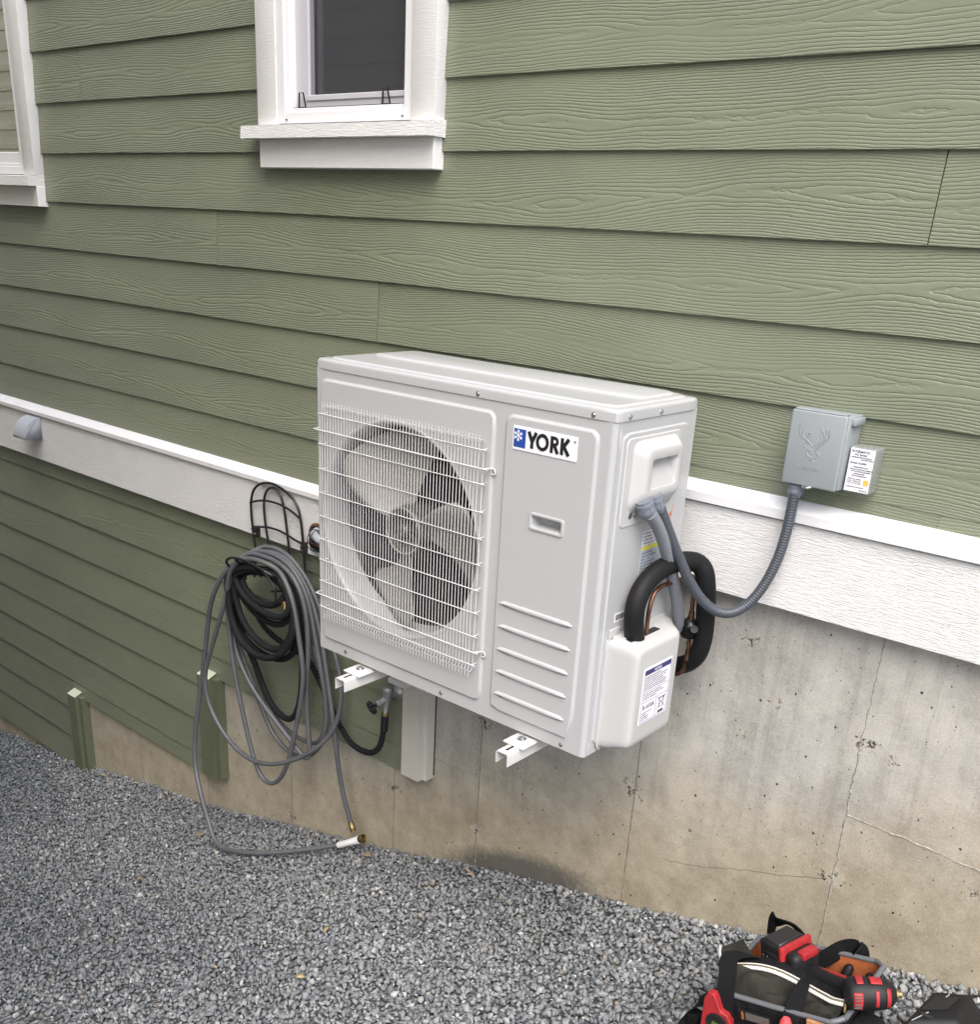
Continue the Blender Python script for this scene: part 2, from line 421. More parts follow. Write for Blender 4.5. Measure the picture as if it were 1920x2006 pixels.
# ------------------------------------------------------------------ the house
house = empty("house", (0, .1, ground_z(0)), "green lap-sided house wall with white belly band on concrete foundation", "house")
EX = .178
def subtract(spans, a, b):
    out = []
    for s0, s1 in spans:
        if b <= s0 or a >= s1: out.append((s0, s1)); continue
        if a > s0: out.append((s0, a))
        if b < s1: out.append((b, s1))
    return out
class Planks:
    def __init__(s): s.mb = MB(); s.uv = []; s.gap = MB()
    def plank(s, x0, x1, zb, zt, tilt=.0095, th=.0108):
        """one lap board; front face leans back by tilt over one exposure"""
        if x1 - x0 < .005 or zt <= zb: return
        yb = 0.0; yt = tilt * (zt - zb) / EX; su, sv = random.uniform(0, 90), 0.0
        n = max(1, int((x1 - x0) / .4)); b = .0012
        xs = [x0 + (x1 - x0) * i / n for i in range(n + 1)]
        for xa, xb in zip(xs, xs[1:]):
            wv = [0.0007 * math.sin(q * 3.1 + zb * 9) for q in (xa, xb)]
            za = [zb + w for w in wv]
            q = [(xa, yb, za[0] + b), (xb, yb, za[1] + b), (xb, yt, zt), (xa, yt, zt)]
            s.mb.quad(*q); s.uv += [(xa + su, sv), (xb + su, sv), (xb + su, sv + (zt - zb)), (xa + su, sv + (zt - zb))]
            q = [(xa, yb + b, za[0]), (xb, yb + b, za[1]), (xb, yb, za[1] + b), (xa, yb, za[0] + b)]
            s.mb.quad(*q); s.uv += [(su, sv)] * 4
            q = [(xa, yb + b, za[0]), (xa, th + .004, za[0]), (xb, th + .004, za[1]), (xb, yb + b, za[1])]
            s.mb.quad(*q); s.uv += [(su, sv)] * 4
        for xe in (x0, x1):
            s.mb.quad((xe, yb, zb), (xe, yt, zt), (xe, .0135, zt), (xe, .0135, zb)); s.uv += [(su, sv)] * 4
    def build(s, name, mat, parent):
        me = bpy.data.meshes.new(name); me.from_pydata(s.mb.v, [], s.mb.f); me.materials.append(mat)
        uvl = me.uv_layers.new(name="UVMap"); uvl.data.foreach_set('uv', [c for u in s.uv for c in u])
        me.update(); return link(name, me, None, parent, smooth=False)
win2 = (-.70, -.10, .06, 1.45); win1 = (-4.6, -2.33, -.09, 1.35)
XL, XR, ZT = -8.0, 4.2, 3.2
joints = {1: [1.345, -3.9], 3: [-.272, 3.3], 2: [-1.082, 2.5], 0: [-5.5, 2.9], 4: [-3.1], -1: [-1.9], -2: [2.7], -4: [.9], -5: [-2.9], -3: [.3], -6: [1.9]}
pk = Planks()
for kk in range(-17, 7):
    zb, zt = -kk * EX, -kk * EX + EX + .004
    js = sorted(joints.get(kk, [random.uniform(-7, -5)]))
    xs = [XL] + js + [XR]
    if kk == 5: xs = [XL, -2.62, 1.49, XR]
    if kk == 6: xs = [XL, -1.71, XR]
    if kk == 5: segs = [(XL, .05, zb), (.05, XR, -.75)]
    elif kk == 6: segs = [(XL, .05, -1.05)]
    elif kk > 6: continue
    else: segs = [(XL, XR, zb)]
    for sx0, sx1, zz in segs:
        if kk == 5 and zz == -.75: zz = -.75
        sp = [(max(a, sx0), min(c, sx1)) for a, c in zip(xs, xs[1:]) if min(c, sx1) > max(a, sx0)]
        for w in (win1, win2):
            if zz < w[3] and zt > w[2]: sp = [q for a, c in sp for q in subtract([(a, c)], w[0], w[1])]
        gp = .0021 if kk in (2, 3) else .0013 if kk not in (5, 6) else .0003
        for a, c in sp: pk.plank(a + gp, c - gp, max(zz, zb), zt)
# siding right of the step runs down to the higher belly band
pk.build("upper_siding", m_siding, house)
pl = Planks()
steps = [(-8, -2.50, -2.982), (-2.50, -1.29, -2.522), (-1.29, -.03, -2.008)]
for kk in range(0, 12):
    zb = -1.1941 - kk * EX; zt = zb + EX + .004
    for a, c, bot in steps:
        if zt < bot + .01: continue
        xs = [a] + [j for j in ({1: [-1.42], 3: [-2.2], 5: [-4.1], 7: [-3.2]}.get(kk, [])) if a < j < c] + [c]
        for p0, p1 in zip(xs, xs[1:]): pl.plank(p0 + .0004, p1 - .0004, max(zb, bot), min(zt, -1.27 + .0), )
pl.build("lower_siding", m_siding, house)
# sheathing behind the boards, with the window openings left clear
mb = MB()
def sheet(x0, x1, z0, z1): mb.box(x0, .0145, z0, x1, .055, z1)
sheet(XL, XR, 1.45, ZT); sheet(XL, win1[0], -.09, 1.45); sheet(win1[1], win2[0], -.09, 1.45); sheet(win2[1], XR, -.09, 1.45)
sheet(win2[0], win2[1], -.09, .06); sheet(win1[0], win1[1], 1.35, 1.45)
sheet(XL, XR, -1.0, -.09); sheet(XL, .02, -1.97, -1.0); sheet(XL, -1.25, -2.5, -2.0); sheet(XL, -2.46, -2.95, -2.5)
mb.build("wall_sheathing", m_dark, house, smooth=False)
# belly band: lower stretch on the left, higher stretch on the right
mb = MB(); mb.box(XL, -.030, -1.292, .06, .012, -1.083, .002, 1); mb.build("belly_band", m_band, house)
mb = MB(); mb.box(.06, -.030, -1.008, XR, .012, -.793, .002, 1); mb.build("belly_band", m_band, house)
def flashing(x0, x1, zt, zl):
    mb = MB(); pr = [(.010, zt + .012), (-.004, zt), (-.038, zt - .016), (-.0405, zt - .018), (-.0405, zl), (-.036, zl - .002), (-.032, zl + .002)]
    for a, c in zip(pr, pr[1:]): mb.quad((x0, *a), (x1, *a), (x1, *c), (x0, *c))
    mb.quad((x0, .01, zt + .012), (x0, -.0405, zt - .018), (x0, -.0405, zl), (x0, .01, zl))
    mb.quad((x1, .01, zt + .012), (x1, -.0405, zt - .018), (x1, -.0405, zl), (x1, .01, zl))
    return mb
flashing(XL, .06, -1.046, -1.080).build("drip_flashing", m_flash, house, 20)
flashing(.06, XR, -.747, -.788).build("drip_flashing", m_flash, house, 20)
# corner boards at the steps in the siding
def post(x0, x1, zt, zb, mat, topmat, y0=-.040, ledge=.029, slope=.022):
    mb = MB(); pr = [(.012, zt + slope), (y0, zt)]
    o = []
    for x in (x0, x1):
        o += [(x, .012, zb), (x, y0, zb), (x, y0, zt), (x, .012, zt + slope)]
    mb.m = 0; mb.add(o, [(0, 1, 2, 3), (4, 7, 6, 5), (1, 5, 6, 2), (0, 4, 5, 1)])
    mb.m = 1; mb.add(o, [(3, 2, 6, 7)])
    # rebated return on the right-hand side
    mb.m = 0; mb.box(x1, -.022, zb, x1 + ledge, .018, zt - .004)
    bm_o = mb.build("corner_board", mat, house, mats=[mat, topmat]); return bm_o
post(-2.500, -2.425, -2.500, -2.955, m_greenpost, m_greentop)
post(-1.318, -1.232, -2.000, -2.485, m_greenpost, m_greentop)
post(-.080, .002, -1.40, -1.980, m_greypost, m_greypost, y0=-.045, ledge=.017)
# foundation
mb = MB(); mb.box(XL, .020, -4.0, XR, .30, -.80); mb.build("foundation", m_conc, house, smooth=False)
# board-form seams: irregular fins and one stepped ledge
def fin(p0, p1, w, d, n=90, jit=.003):
    mb = MB()
    (xa, za), (xb, zb2) = p0, p1; prev = None; L = math.hypot(xb - xa, zb2 - za); nx, nz = -(zb2 - za) / L, (xb - xa) / L
    px = 0
    for i in range(n + 1):
        t = i / n; px = px * .8 + random.uniform(-jit, jit) * .5; ww = w * random.uniform(.6, 1.4); dd = d * random.uniform(.35, 1.35)
        cx, cz = xa + (xb - xa) * t + nx * px, za + (zb2 - za) * t + nz * px
        cur = [(cx - nx * ww, .021, cz - nz * ww), (cx, .020 - dd, cz), (cx + nx * ww, .021, cz + nz * ww)]
        if prev: mb.quad(prev[0], cur[0], cur[1], prev[1]); mb.quad(prev[1], cur[1], cur[2], prev[2])
        prev = cur
    mb.build("form_seam", m_seam, house)
fin((1.430, -.95), (1.427, -1.30), .0022, .0016); fin((1.427, -1.30), (1.430, -1.51), .0034, .0026)
fin((1.430, -1.51), (1.433, -2.0), .0030, .0025); fin((1.430, -1.505), (2.6, -1.535), .0030, .0026, 200, .004)
fin((.8245, -1.0), (.824, -2.2), .0016, .0014, 160, .001); fin((.2285, -1.0), (.229, -2.35), .0020, .0016, 160, .001)
fin((-.174, -2.0), (-.174, -2.45), .0016, .0012, 60, .001); fin((-.772, -2.0), (-.772, -2.6), .0016, .0012, 60, .001)
fin((-1.37, -2.5), (-1.37, -2.9), .0014, .0010, 40, .001); fin((-1.93, -2.5), (-1.93, -3.0), .0014, .0010, 40, .001)
fin((.01, -1.905), (.215, -1.893), .0030, .0028, 60); fin((.215, -1.893), (.222, -1.66), .003, .0025, 60)
fin((2.03, -.95), (2.03, -1.9), .003, .003)
mb = MB()
for xx in (.8225, .2265, -.1760, -.774, -1.372, -1.932): mb.box(xx - .0009, .0192, -3.1, xx + .0006, .021, -1.02)
mb.build("form_joint", plain("dark_joint", (.11, .10, .085), .9), house, smooth=False)  # thin dark lines along the form joints
# rooms behind the windows (dark, with a curtain)
def room(x0, x1, z0, z1, name="room"):
    m = plain("dim_interior", (.13, .135, .15), .9)
    mb = MB(); y0, y1 = .056, .9
    mb.quad((x0, y1, z0), (x1, y1, z0), (x1, y1, z1), (x0, y1, z1)); mb.quad((x0, y0, z0), (x0, y1, z0), (x0, y1, z1), (x0, y0, z1))
    mb.quad((x1, y0, z0), (x1, y1, z0), (x1, y1, z1), (x1, y0, z1)); mb.quad((x0, y0, z0), (x1, y0, z0), (x1, y1, z0), (x0, y1, z0)); mb.quad((x0, y0, z1), (x1, y0, z1), (x1, y1, z1), (x0, y1, z1))
    mb.build(name, m, house, smooth=False)
room(-.95, .15, -.2, 1.7); room(-4.8, -2.1, -.3, 1.6)
def glass_mat(name, refl, tint, rough=.0):
    m, k, b = newmat(name); out = k.n["Material Output"]; k.n.remove(b)
    tr = k.new("ShaderNodeBsdfTransparent"); tr.inputs[0].default_value = (*tint, 1)
    gl = k.new("ShaderNodeBsdfGlossy"); gl.inputs[0].default_value = (1, 1, 1, 1) if refl < .5 else (1, .93, .80, 1); gl.inputs['Roughness'].default_value = rough
    fr = k.new("ShaderNodeFresnel"); fr.inputs[0].default_value = 1.5
    f = k.math('MULTIPLY_ADD', fr.outputs[0], 1.0, refl, True)
    mx = k.new("ShaderNodeMixShader"); k.put(mx.inputs[0], f); k.l.new(tr.outputs[0], mx.inputs[1]); k.l.new(gl.outputs[0], mx.inputs[2]); k.l.new(mx.outputs[0], out.inputs[0])
    return m
m_glass = glass_mat("window_glass", .12, (.75, .78, .80)); m_glass2 = glass_mat("coated_window_glass", .85, (.5, .5, .5))
m, k, b = newmat("insect_screen"); k.n.remove(b)
tr = k.new("ShaderNodeBsdfTransparent"); df = k.new("ShaderNodeBsdfDiffuse"); df.inputs[0].default_value = (.10, .105, .12, 1)
uvn = k.new("ShaderNodeTexCoord").outputs['Object']
mx = k.new("ShaderNodeMixShader"); k.put(mx.inputs[0], k.math('MULTIPLY_ADD', k.noise(uvn, 3, 2), .12, .36)); k.l.new(tr.outputs[0], mx.inputs[1]); k.l.new(df.outputs[0], mx.inputs[2]); k.l.new(mx.outputs[0], k.n["Material Output"].inputs[0])
m_screen = m
m_blackplastic = plain("black_plastic", (.012, .012, .013), .4)
def window(x0, x1, zbot, ztop, tw, sash=True):
    """x0,x1: outer edges of the side trim; zbot: top of the sill"""
    w = MB()   # vinyl frame
    fx0, fx1 = x0 + tw, x1 - tw
    def prof(mb, a, bq, z0, z1, y0, y1, wd):  # picture-frame of four members
        mb.box(a, y0, z0, a + wd, y1, z1, .0015, 1); mb.box(bq - wd, y0, z0, bq, y1, z1, .0015, 1)
        mb.box(a + wd - .0005, y0 + .0004, z0, bq - wd + .0005, y1, z0 + wd, .0015, 1); mb.box(a + wd - .0005, y0 + .0004, z1 - wd, bq - wd + .0005, y1, z1, .0015, 1)
    prof(w, fx0 + .002, fx1 - .002, zbot + .003, ztop, -.026, .05, .030)
    prof(w, fx0 + .032, fx1 - .032, zbot + .033, ztop - .03, -.016, .05, .012)
    fr = w.build("window", m_vinyl, house)
    for a, bq in ((x0, x0 + tw), (x1 - tw, x1)):
        MB().box(a, -.034, zbot, bq, .012, ztop + .0, .003, 2).build("side_trim", m_trim, fr)
    MB().box(x0 - .02, -.034, ztop, x1 + .02, .012, ztop + .14, .003, 2).build("head_trim", m_trim, fr)
    return fr, fx0, fx1
# central window
fr, fx0, fx1 = window(-.787, -.018, .074, 1.42, .094)
mb = MB(); vs = []
for x in (-.835, -.010):
    vs += [(x, .010, .078), (x, -.065, .070), (x, -.068, .034), (x, .010, .034)]
mb.add(vs, [(0, 1, 2, 3), (4, 7, 6, 5), (0, 4, 5, 1), (1, 5, 6, 2), (2, 6, 7, 3)]); mb.build("sill", m_band, fr, 20)
MB().box(-.785, -.032, -.047, -.020, .012, .034, .002, 1).build("apron", m_trim, fr)
sa = MB()
sx0, sx1, sz = -.655, -.150, .122
sa.box(sx0, .010, sz, sx0 + .066, .035, 1.38, .002, 1); sa.box(sx1 - .012, .010, sz, sx1, .035, 1.38, .002, 1); sa.box(sx0 + .065, .0105, sz, sx1 - .011, .035, sz + .019, .002, 1)
sa.box(sx0 + .055, .0065, sz + .018, sx1 - .004, .02, sz + .034, .002, 1)
sa.build("screen_frame", m_vinyl_g, fr)
MB().quad((sx0 + .06, .018, sz + .03), (sx1 - .005, .018, sz + .03), (sx1 - .005, .018, 1.36), (sx0 + .06, .018, 1.36)).build("insect_screen", m_screen, fr, smooth=False)
MB().box(sx0 + .01, .040, sz, sx1, .045, 1.38).build("pane", m_glass, fr, smooth=False)
cu = MB(); N = 40
for x0_, x1_ in ((-.31, -.18), (-.74, -.62)):
    pv = None
    for i in range(N + 1):
        x = x0_ + (x1_ - x0_) * i / N; y = .10 + .014 * math.sin(i * .9); c = (x, y)
        if pv: cu.quad((pv[0], pv[1], -.15), (c[0], c[1], -.15), (c[0], c[1], 1.6), (pv[0], pv[1], 1.6))
        pv = c
cu.build("curtain", plain("grey_curtain", (.8, .8, .8), .9), fr)
for lx in (-.612, -.245):
    lm = MB(); pts = [(lx - .016, .002, sz + .001), (lx - .009, -.002, sz + .040), (lx + .009, -.002, sz + .040), (lx + .016, .002, sz + .001)]
    lm.tube(pts + [pts[0]], .0027, 6, sub=1); lm.build("screen_clip", m_blackplastic, fr)
for lx in (-.655, -.150): MB().box(lx - .004, -.0285, .086, lx + .005, -.0250, .0885).build("weep_slot", m_blackplastic, fr)
MB().box(fx0 + .044, -.004, .1195, fx1 - .044, .012, .1225).build("gasket", m_blackplastic, fr)
# window at the left edge
fr, fx0, fx1 = window(-4.10, -2.250, -.083, 1.32, .092)
mb = MB(); vs = []
for x in (-4.16, -2.262 + .012): vs += [(x, .010, -.079), (x, -.065, -.087), (x, -.068, -.123), (x, .010, -.123)]
mb.add(vs, [(0, 1, 2, 3), (4, 7, 6, 5), (0, 4, 5, 1), (1, 5, 6, 2), (2, 6, 7, 3)]); mb.build("sill", m_band, fr, 20)
MB().box(-4.10, -.032, -.200, -2.248, .012, -.123, .002, 1).build("apron", m_trim, fr)
mb = MB(); mb.box(fx0 + .04, -.006, -.044, fx1 - .035, .03, .006, .003, 1); mb.box(fx1 - .075, -.006, -.04, fx1 - .036, .03, 1.3, .003, 1); mb.build("sash", m_vinyl, fr)
MB().box(fx0 + .05, .004, .0, fx1 - .05, .009, 1.29).build("pane", m_glass2, fr, smooth=False)
# ------------------------------------------------------------------ neighbouring house (behind the camera; seen in the left window)
nb = empty("neighbour_house", (-6, -4.6, -2.9), "tan lap-sided house mirrored in the glass of the left window", "house")
pn = Planks()
for kk in range(-18, 27):
    zb = kk * EX
    pn.plank(-16, 1.0, zb, zb + EX + .004)
o = pn.build("tan_siding", m_tan, nb)
o.matrix_parent_inverse = Matrix(); o.parent = nb
o.matrix_world = Matrix.Translation((0, -3.4, 0)) @ Matrix.Scale(-1, 4, (0, 1, 0))
mb = MB(); mb.box(-16, -8.5, -3.3, 1.02, -3.415, 4.8); mb.build("side_wall", m_tan, nb, smooth=False)
mb = MB(); mb.add([(-16.4, -3.0, 4.86), (1.3, -3.0, 4.86), (1.3, -6.2, 6.2), (-16.4, -6.2, 6.2), (-16.4, -9.0, 4.86), (1.3, -9.0, 4.86)], [(0, 1, 2, 3), (3, 2, 5, 4), (0, 3, 4), (1, 5, 2), (0, 4, 5, 1)])
mb.build("roof", plain("asphalt_shingles", (.06, .06, .065), .9, noise=.3, nscale=20), nb, smooth=False)
# ------------------------------------------------------------------ the outdoor unit
AX, AF, AB = 0.0, -.4748, -1.3462
AW, AD, AH = .946, .337, .8205
def FP(x, h, o=0): return (AX + x, AF - o, AB + h)          # front plane: x, height, outward
def SP(d, h, o=0): return (AX + AW + o, AF + d, AB + h)     # right side: depth, height, outward
m_case = plain("off_white_powder_coat", (.415, .42, .425), .25, bump=.0010, bscale=5)
m_case2 = plain("off_white_plastic", (.45, .45, .445), .42)
m_fan = plain("warm_grey_fan_plastic", (.25, .242, .222), .5)
m_wire = plain("white_coated_wire", (.56, .56, .56), .35)
m_steel = plain("zinc_screw", (.55, .55, .56), .28, metal=1)
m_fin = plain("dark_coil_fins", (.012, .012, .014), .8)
m_ink = plain("black_ink", (.010, .010, .012), .5)
m_blue = plain("blue_ink", (.020, .065, .30), .4)
m_label = plain("label_paper", (.74, .74, .79), .4)
m_navy = plain("navy_ink", (.03, .025, .13), .45)
ac = empty("heat_pump_unit", (AX + AW / 2, AF + AD / 2, AB), "white outdoor heat pump unit with wire fan grille and YORK badge", "heat pump")
# front panel
mb = MB(); HT = .797
C1 = (.308, .415); R1 = .283
rA = [(0.0, 0), (.634, 0), (.634, HT), (0.0, HT)]
an = angles(C1, rA, 150)
lp = pad_loops((.014, .034, .622, .772), .022, .0060, .0075, C1, an)
flare = [(polar(circ(*C1, R1 + .0075), C1, an), .0060), (polar(circ(*C1, R1 + .006), C1, an), .0060)]
for t in range(0, 9):
    a = t / 8 * PI / 2
    flare.append((polar(circ(*C1, R1 + .002 - .015 * (math.sin(a)) + .004 * (1 - t / 8)), C1, an), .0060 + .006 * math.sin(t / 8 * PI) - .030 * (1 - math.cos(a))))
flare.append((polar(circ(*C1, R1 - .014), C1, an), -.075))
rings(mb, [(polar(rA, C1, an), 0)] + lp, FP)
mb.build("front_panel", m_case, ac, 40)
mb = MB(); rings(mb, [lp[-1]] + flare, FP); fanring = mb.build("fan_shroud", m_case, ac, 50)
mb = MB()
C2 = (.789, .543); rB = [(.634, 0), (.934, 0), (.934, HT), (.634, HT)]; an2 = angles(C2, rB, 110)
lp2 = pad_loops((.650, .031, .909, .773), .020, .0060, .0075, C2, an2)
slot = rrect(.748, .530, .830, .555, .004)
inner = [(polar(rrect(.740, .522, .838, .563, .007), C2, an2), .0060), (polar(rrect(.741, .523, .837, .562, .006), C2, an2), .0090), (polar(rrect(.745, .527, .833, .558, .004), C2, an2), .0092),
         (polar(slot, C2, an2), .0070), (polar(rrect(.752, .533, .826, .550, .003), C2, an2), -.022)]
rings(mb, [(polar(rB, C2, an2), 0)] + lp2 + [(polar(rrect(.738, .520, .840, .565, .008), C2, an2), .0060), inner[0]], FP)
mb.build("service_panel", m_case, ac, 40); mb = MB()
# rounded corner and return flange
pv = (.934, 0)
for i in range(1, 9):
    a = PI / 2 * i / 8; cur = (.934 + .012 * math.sin(a), .012 * (1 - math.cos(a)))
    mb.quad((AX + pv[0], AF + pv[1], AB), (AX + cur[0], AF + cur[1], AB), (AX + cur[0], AF + cur[1], AB + HT), (AX + pv[0], AF + pv[1], AB + HT)); pv = cur
mb.quad(SP(.012, 0), SP(.0135, 0), SP(.0135, HT), SP(.012, HT)); mb.quad(SP(.0135, 0), SP(.0135, 0, -.008), SP(.0135, HT, -.008), SP(.0135, HT))
mb.build("corner_flange", m_case, ac, 40)
mb = MB(); rings(mb, inner, FP, True); mb.build("pull_slot", m_case, ac, 30)
for hc in (.3225, .2625, .2025, .1425, .0825):
    mb = MB(); c = (.777, hc); an3 = angles(c, (), 90); L = []
    for t in range(6):
        a = t / 5 * PI / 2; L.append((polar(rrect(.667 + .0065 * (1 - math.cos(a)), hc - .0068 + .0065 * (1 - math.cos(a)), .886 - .0065 * (1 - math.cos(a)), hc + .0068 - .0065 * (1 - math.cos(a)), .0067 - .0063 * (1 - math.cos(a))), c, an3), .0059 + .0055 * math.sin(a)))
    rings(mb, L, FP, True); mb.build("stamped_rib", m_case, ac, 40)
# side, back and base
mb = MB()
C3 = (.17, .40); rS = [(.0150, 0), (AD, 0), (AD, HT), (.0150, HT)]; an4 = angles(C3, rS, 120)
rings(mb, [(polar(rS, C3, an4), 0)] + pad_loops((.029, .020, .309, .769), .014, .0030, .004, C3, an4, 4), SP, True)
mb.quad(SP(.015, 0), SP(.015, HT), SP(.015, HT, -.01), SP(.015, 0, -.01))
mb.build("side_panel", m_case, ac, 30)
mb = MB(); x0, x1, y0, y1 = AX, AX + AW, AF, AF + AD
mb.quad((x0, y0, AB), (x0, y1, AB), (x0, y1, AB + HT), (x0, y0, AB + HT)); mb.quad((x0, y1, AB), (x1, y1, AB), (x1, y1, AB + HT), (x0, y1, AB + HT))
mb.quad((x0 + .001, y0 + .001, AB + .001), (x1 - .001, y0 + .012, AB + .001), (x1 - .001, y1, AB + .001), (x0 + .001, y1, AB + .001))
mb.build("cabinet", m_case, ac, smooth=False)
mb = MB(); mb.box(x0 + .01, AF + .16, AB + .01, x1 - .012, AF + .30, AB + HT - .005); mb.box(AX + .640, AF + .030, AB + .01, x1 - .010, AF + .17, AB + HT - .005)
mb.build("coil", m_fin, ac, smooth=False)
# lid
mb = MB(); top = AH; 
def LP(x, d, h): return (AX + x, AF + d, AB + h)
ov = .0025; cl = (.47, .17); al = angles(cl, [(-ov, -ov), (AW + ov, -ov), (AW + ov, AD + ov), (-ov, AD + ov)], 150)
def lid_outline(ins, r): return polar(rrect(-ov + ins, -ov + ins, AW + ov - ins, AD + ov - ins, max(.001, r), 8), cl, al)
lo = [(lid_outline(.0016, .012), .7935), (lid_outline(0, .013), .7945), (lid_outline(0, .013), .812)]
for t in range(1, 7):
    a = PI / 2 * t / 6; lo.append((lid_outline(.008 * (1 - math.cos(a)), .013 - .006 * (1 - math.cos(a))), .812 + .0085 * math.sin(a)))
for t in range(1, 6):
    q = t / 5; lo.append((polar(rrect(.022 + .006 * q, .016 + .006 * q, .930 - .006 * q, .325 - .006 * q, .016), cl, al), .8205 + .0045 * (q * q * (3 - 2 * q))))
lo.append((polar(rrect(.0295, .0235, .9225, .3175, .015), cl, al), .8250))
rings(mb, lo, LP, False)
l2 = [lo[-1]]
for t in range(6):
    q = t / 5; l2.append((polar(rrect(.026 + .03 + .008 * q, .150 + .008 * q, .902 - .008 * q, .316 - .004 * q, .016), (.47, .24), al), .8237 + .004 * (q * q * (3 - 2 * q))))
# bridge between differently centred loops: stay with one centre for the step ring
l2 = [lo[-1]]
mb2 = MB(); mb2.add([LP(x, z, h) for (x, z), h in [(p, lo[-1][1]) for p in lo[-1][0]]], [tuple(range(len(al)))])
vs0 = len(mb.v); mb.add([LP(x, z, lo[-1][1]) for x, z in lo[-1][0]], [tuple(range(len(al)))])
c5 = (.47, .236); a5 = angles(c5, (), 140); l5 = []
for t in range(6):
    q = t / 5; l5.append((polar(rrect(.050 + .007 * q, .150 + .007 * q, .906 - .007 * q, .314 - .005 * q, .018), c5, a5), .8249 + .0050 * (q * q * (3 - 2 * q))))
rings(mb, l5, LP, True)
mb.build("lid", m_case, ac, 40)
def screw(parent, p, nrm, r=.0045, mat=None):
    mb = MB(); n = Vector(nrm).normalized(); p = Vector(p)
    mb.lathe(p, n, [(0, r * 1.25), (.0012, r * 1.25), (.0014, r), (.0030, r * .95), (.0040, r * .6)], 14)
    mb.box(-r * .62, -.0008, 0, r * .62, .0008, .0042, mat=Matrix.Translation(p) @ n.to_track_quat('Z', 'Y').to_matrix().to_4x4())
    return mb.build("screw", mat or m_steel, parent, 25)
for x, h in ((.564, .803), (.888, .803), (.110, .017), (.483, .015), (.880, .013)): screw(ac, FP(x, h, .0026 if h > .7 else .0002), (0, -1, 0))
for d, h in ((.045, .803), (.170, .803)): screw(ac, SP(d, h, .0026), (1, 0, 0))
screw(ac, SP(.26, .285, .003), (1, 0, 0), .004)
# fan
fan_c = Vector(FP(C1[0], C1[1], -.050))
hub = MB(); hub.lathe(fan_c, (0, -1, 0), [(-.05, .064), (.0, .066), (.024, .064), (.030, .058), (.028, .047), (.012, .043), (.008, .0)], 40, cap=False)
hub.lathe(fan_c + Vector((0, 0, 0)), (0, -1, 0), [(.004, .018), (.030, .018), (.036, .012), (.036, 0)], 24, cap=False)
for i in range(8):
    a = 2 * PI * i / 8 + .2; hub.box(.012, -.002, .004, .046, .002, .020, mat=Matrix.Translation(fan_c) @ Matrix.Rotation(-a, 4, 'Y') @ Matrix.Rotation(PI / 2, 4, 'X'))
fan = hub.build("fan", plain("dark_fan_hub", (.07, .066, .058), .4), ac, 40)
hr = MB(); hr.tube([fan_c + Vector((.0605 * math.cos(2 * PI * i / 36), -.030, .0605 * math.sin(2 * PI * i / 36))) for i in range(36)], .0028, 8, closed=True, sub=1); hr.build('hub_ring', m_fan, fan)
hb = MB(); hb.cyl(fan_c + Vector((0, .002, 0)), fan_c + Vector((0, -.009, 0)), .0425, n=32); hb.build("motor", m_blackplastic, fan)
for bi in range(3):
    a0 = math.radians((126, 8, -94)[bi]); bl = MB(); NR, NC = 14, 16; grid = []
    for i in range(NR + 1):
        s_ = i / NR; r = .056 + (.258 - .056) * s_
        half = math.radians((30, 24, 20)[bi] + 12 * s_ ** .7 - (6 * max(0, s_ - .85) / .15))
        lead = -math.radians(14) * s_ ** 1.5
        for j in range(NC + 1):
            t = j / NC * 2 - 1; ang = a0 + t * half + lead
            pitch = math.radians(33 - 13 * s_); chord = t * half * r
            dep = -math.tan(pitch) * chord + .010 * (1 - t * t) - .004
            dep = max(-.045, min(.045, dep))
            grid.append(fan_c + Vector((r * math.cos(ang), dep, r * math.sin(ang))))
    w = NC + 1; fs = [(i * w + j, i * w + j + 1, (i + 1) * w + j + 1, (i + 1) * w + j) for i in range(NR) for j in range(NC)]
    bl.add(grid, fs); o = bl.build("fan_blade", m_fan, fan, 60)
    sm = o.modifiers.new("thick", 'SOLIDIFY'); sm.thickness = .0028; sm.offset = 0
# wire guard
g = MB(); OFF = .024
nW = 52; xa, xb = .0445, .5930
for i in range(nW):
    x = xa + (xb - xa) * i / (nW - 1)
    g.tube([FP(x, .694, .006), FP(x, .7015, .010), FP(x, .7045, .016), FP(x, .702, .0225), FP(x, .694, OFF), FP(x, .40, OFF + .001), FP(x, .128, OFF), FP(x, .1195, .0225), FP(x, .1175, .017), FP(x, .121, .012), FP(x, .128, .007)], .00105, 6, sub=2)
for h in (.683, .603, .536, .471, .406, .341, .281, .219, .142):
    g.tube([FP(.044, h, .006), FP(.041, h, .017), FP(.043, h, .0235), FP(.050, h, OFF + .0025), FP(.30, h, OFF + .0035), FP(.594, h, OFF + .0025), FP(.603, h, .0235), FP(.606, h, .017), FP(.603, h, .006)], .0016, 6, sub=3)
for h in (.640, .178):
    g.tube([FP(.014, h, .006), FP(.014, h, .018), FP(.021, h, .0255), FP(.040, h, OFF + .0045), FP(.30, h, OFF + .0055), FP(.600, h, OFF + .0045), FP(.611, h, .023), FP(.617, h, .015), FP(.622, h, .0068), FP(.629, h - .002, .006), FP(.630, h - .012, .006), FP(.622, h - .013, .006), FP(.620, h - .004, .006)], .0021, 8, sub=3)
    screw(ac, FP(.6255, h - .007, .004), (0, -1, 0), .0045)
for x in (.033, .6055): g.tube([FP(x, .683, .022), FP(x, .142, .022)], .0014, 6, sub=1)
g.build("fan_guard", m_wire, ac, 60)
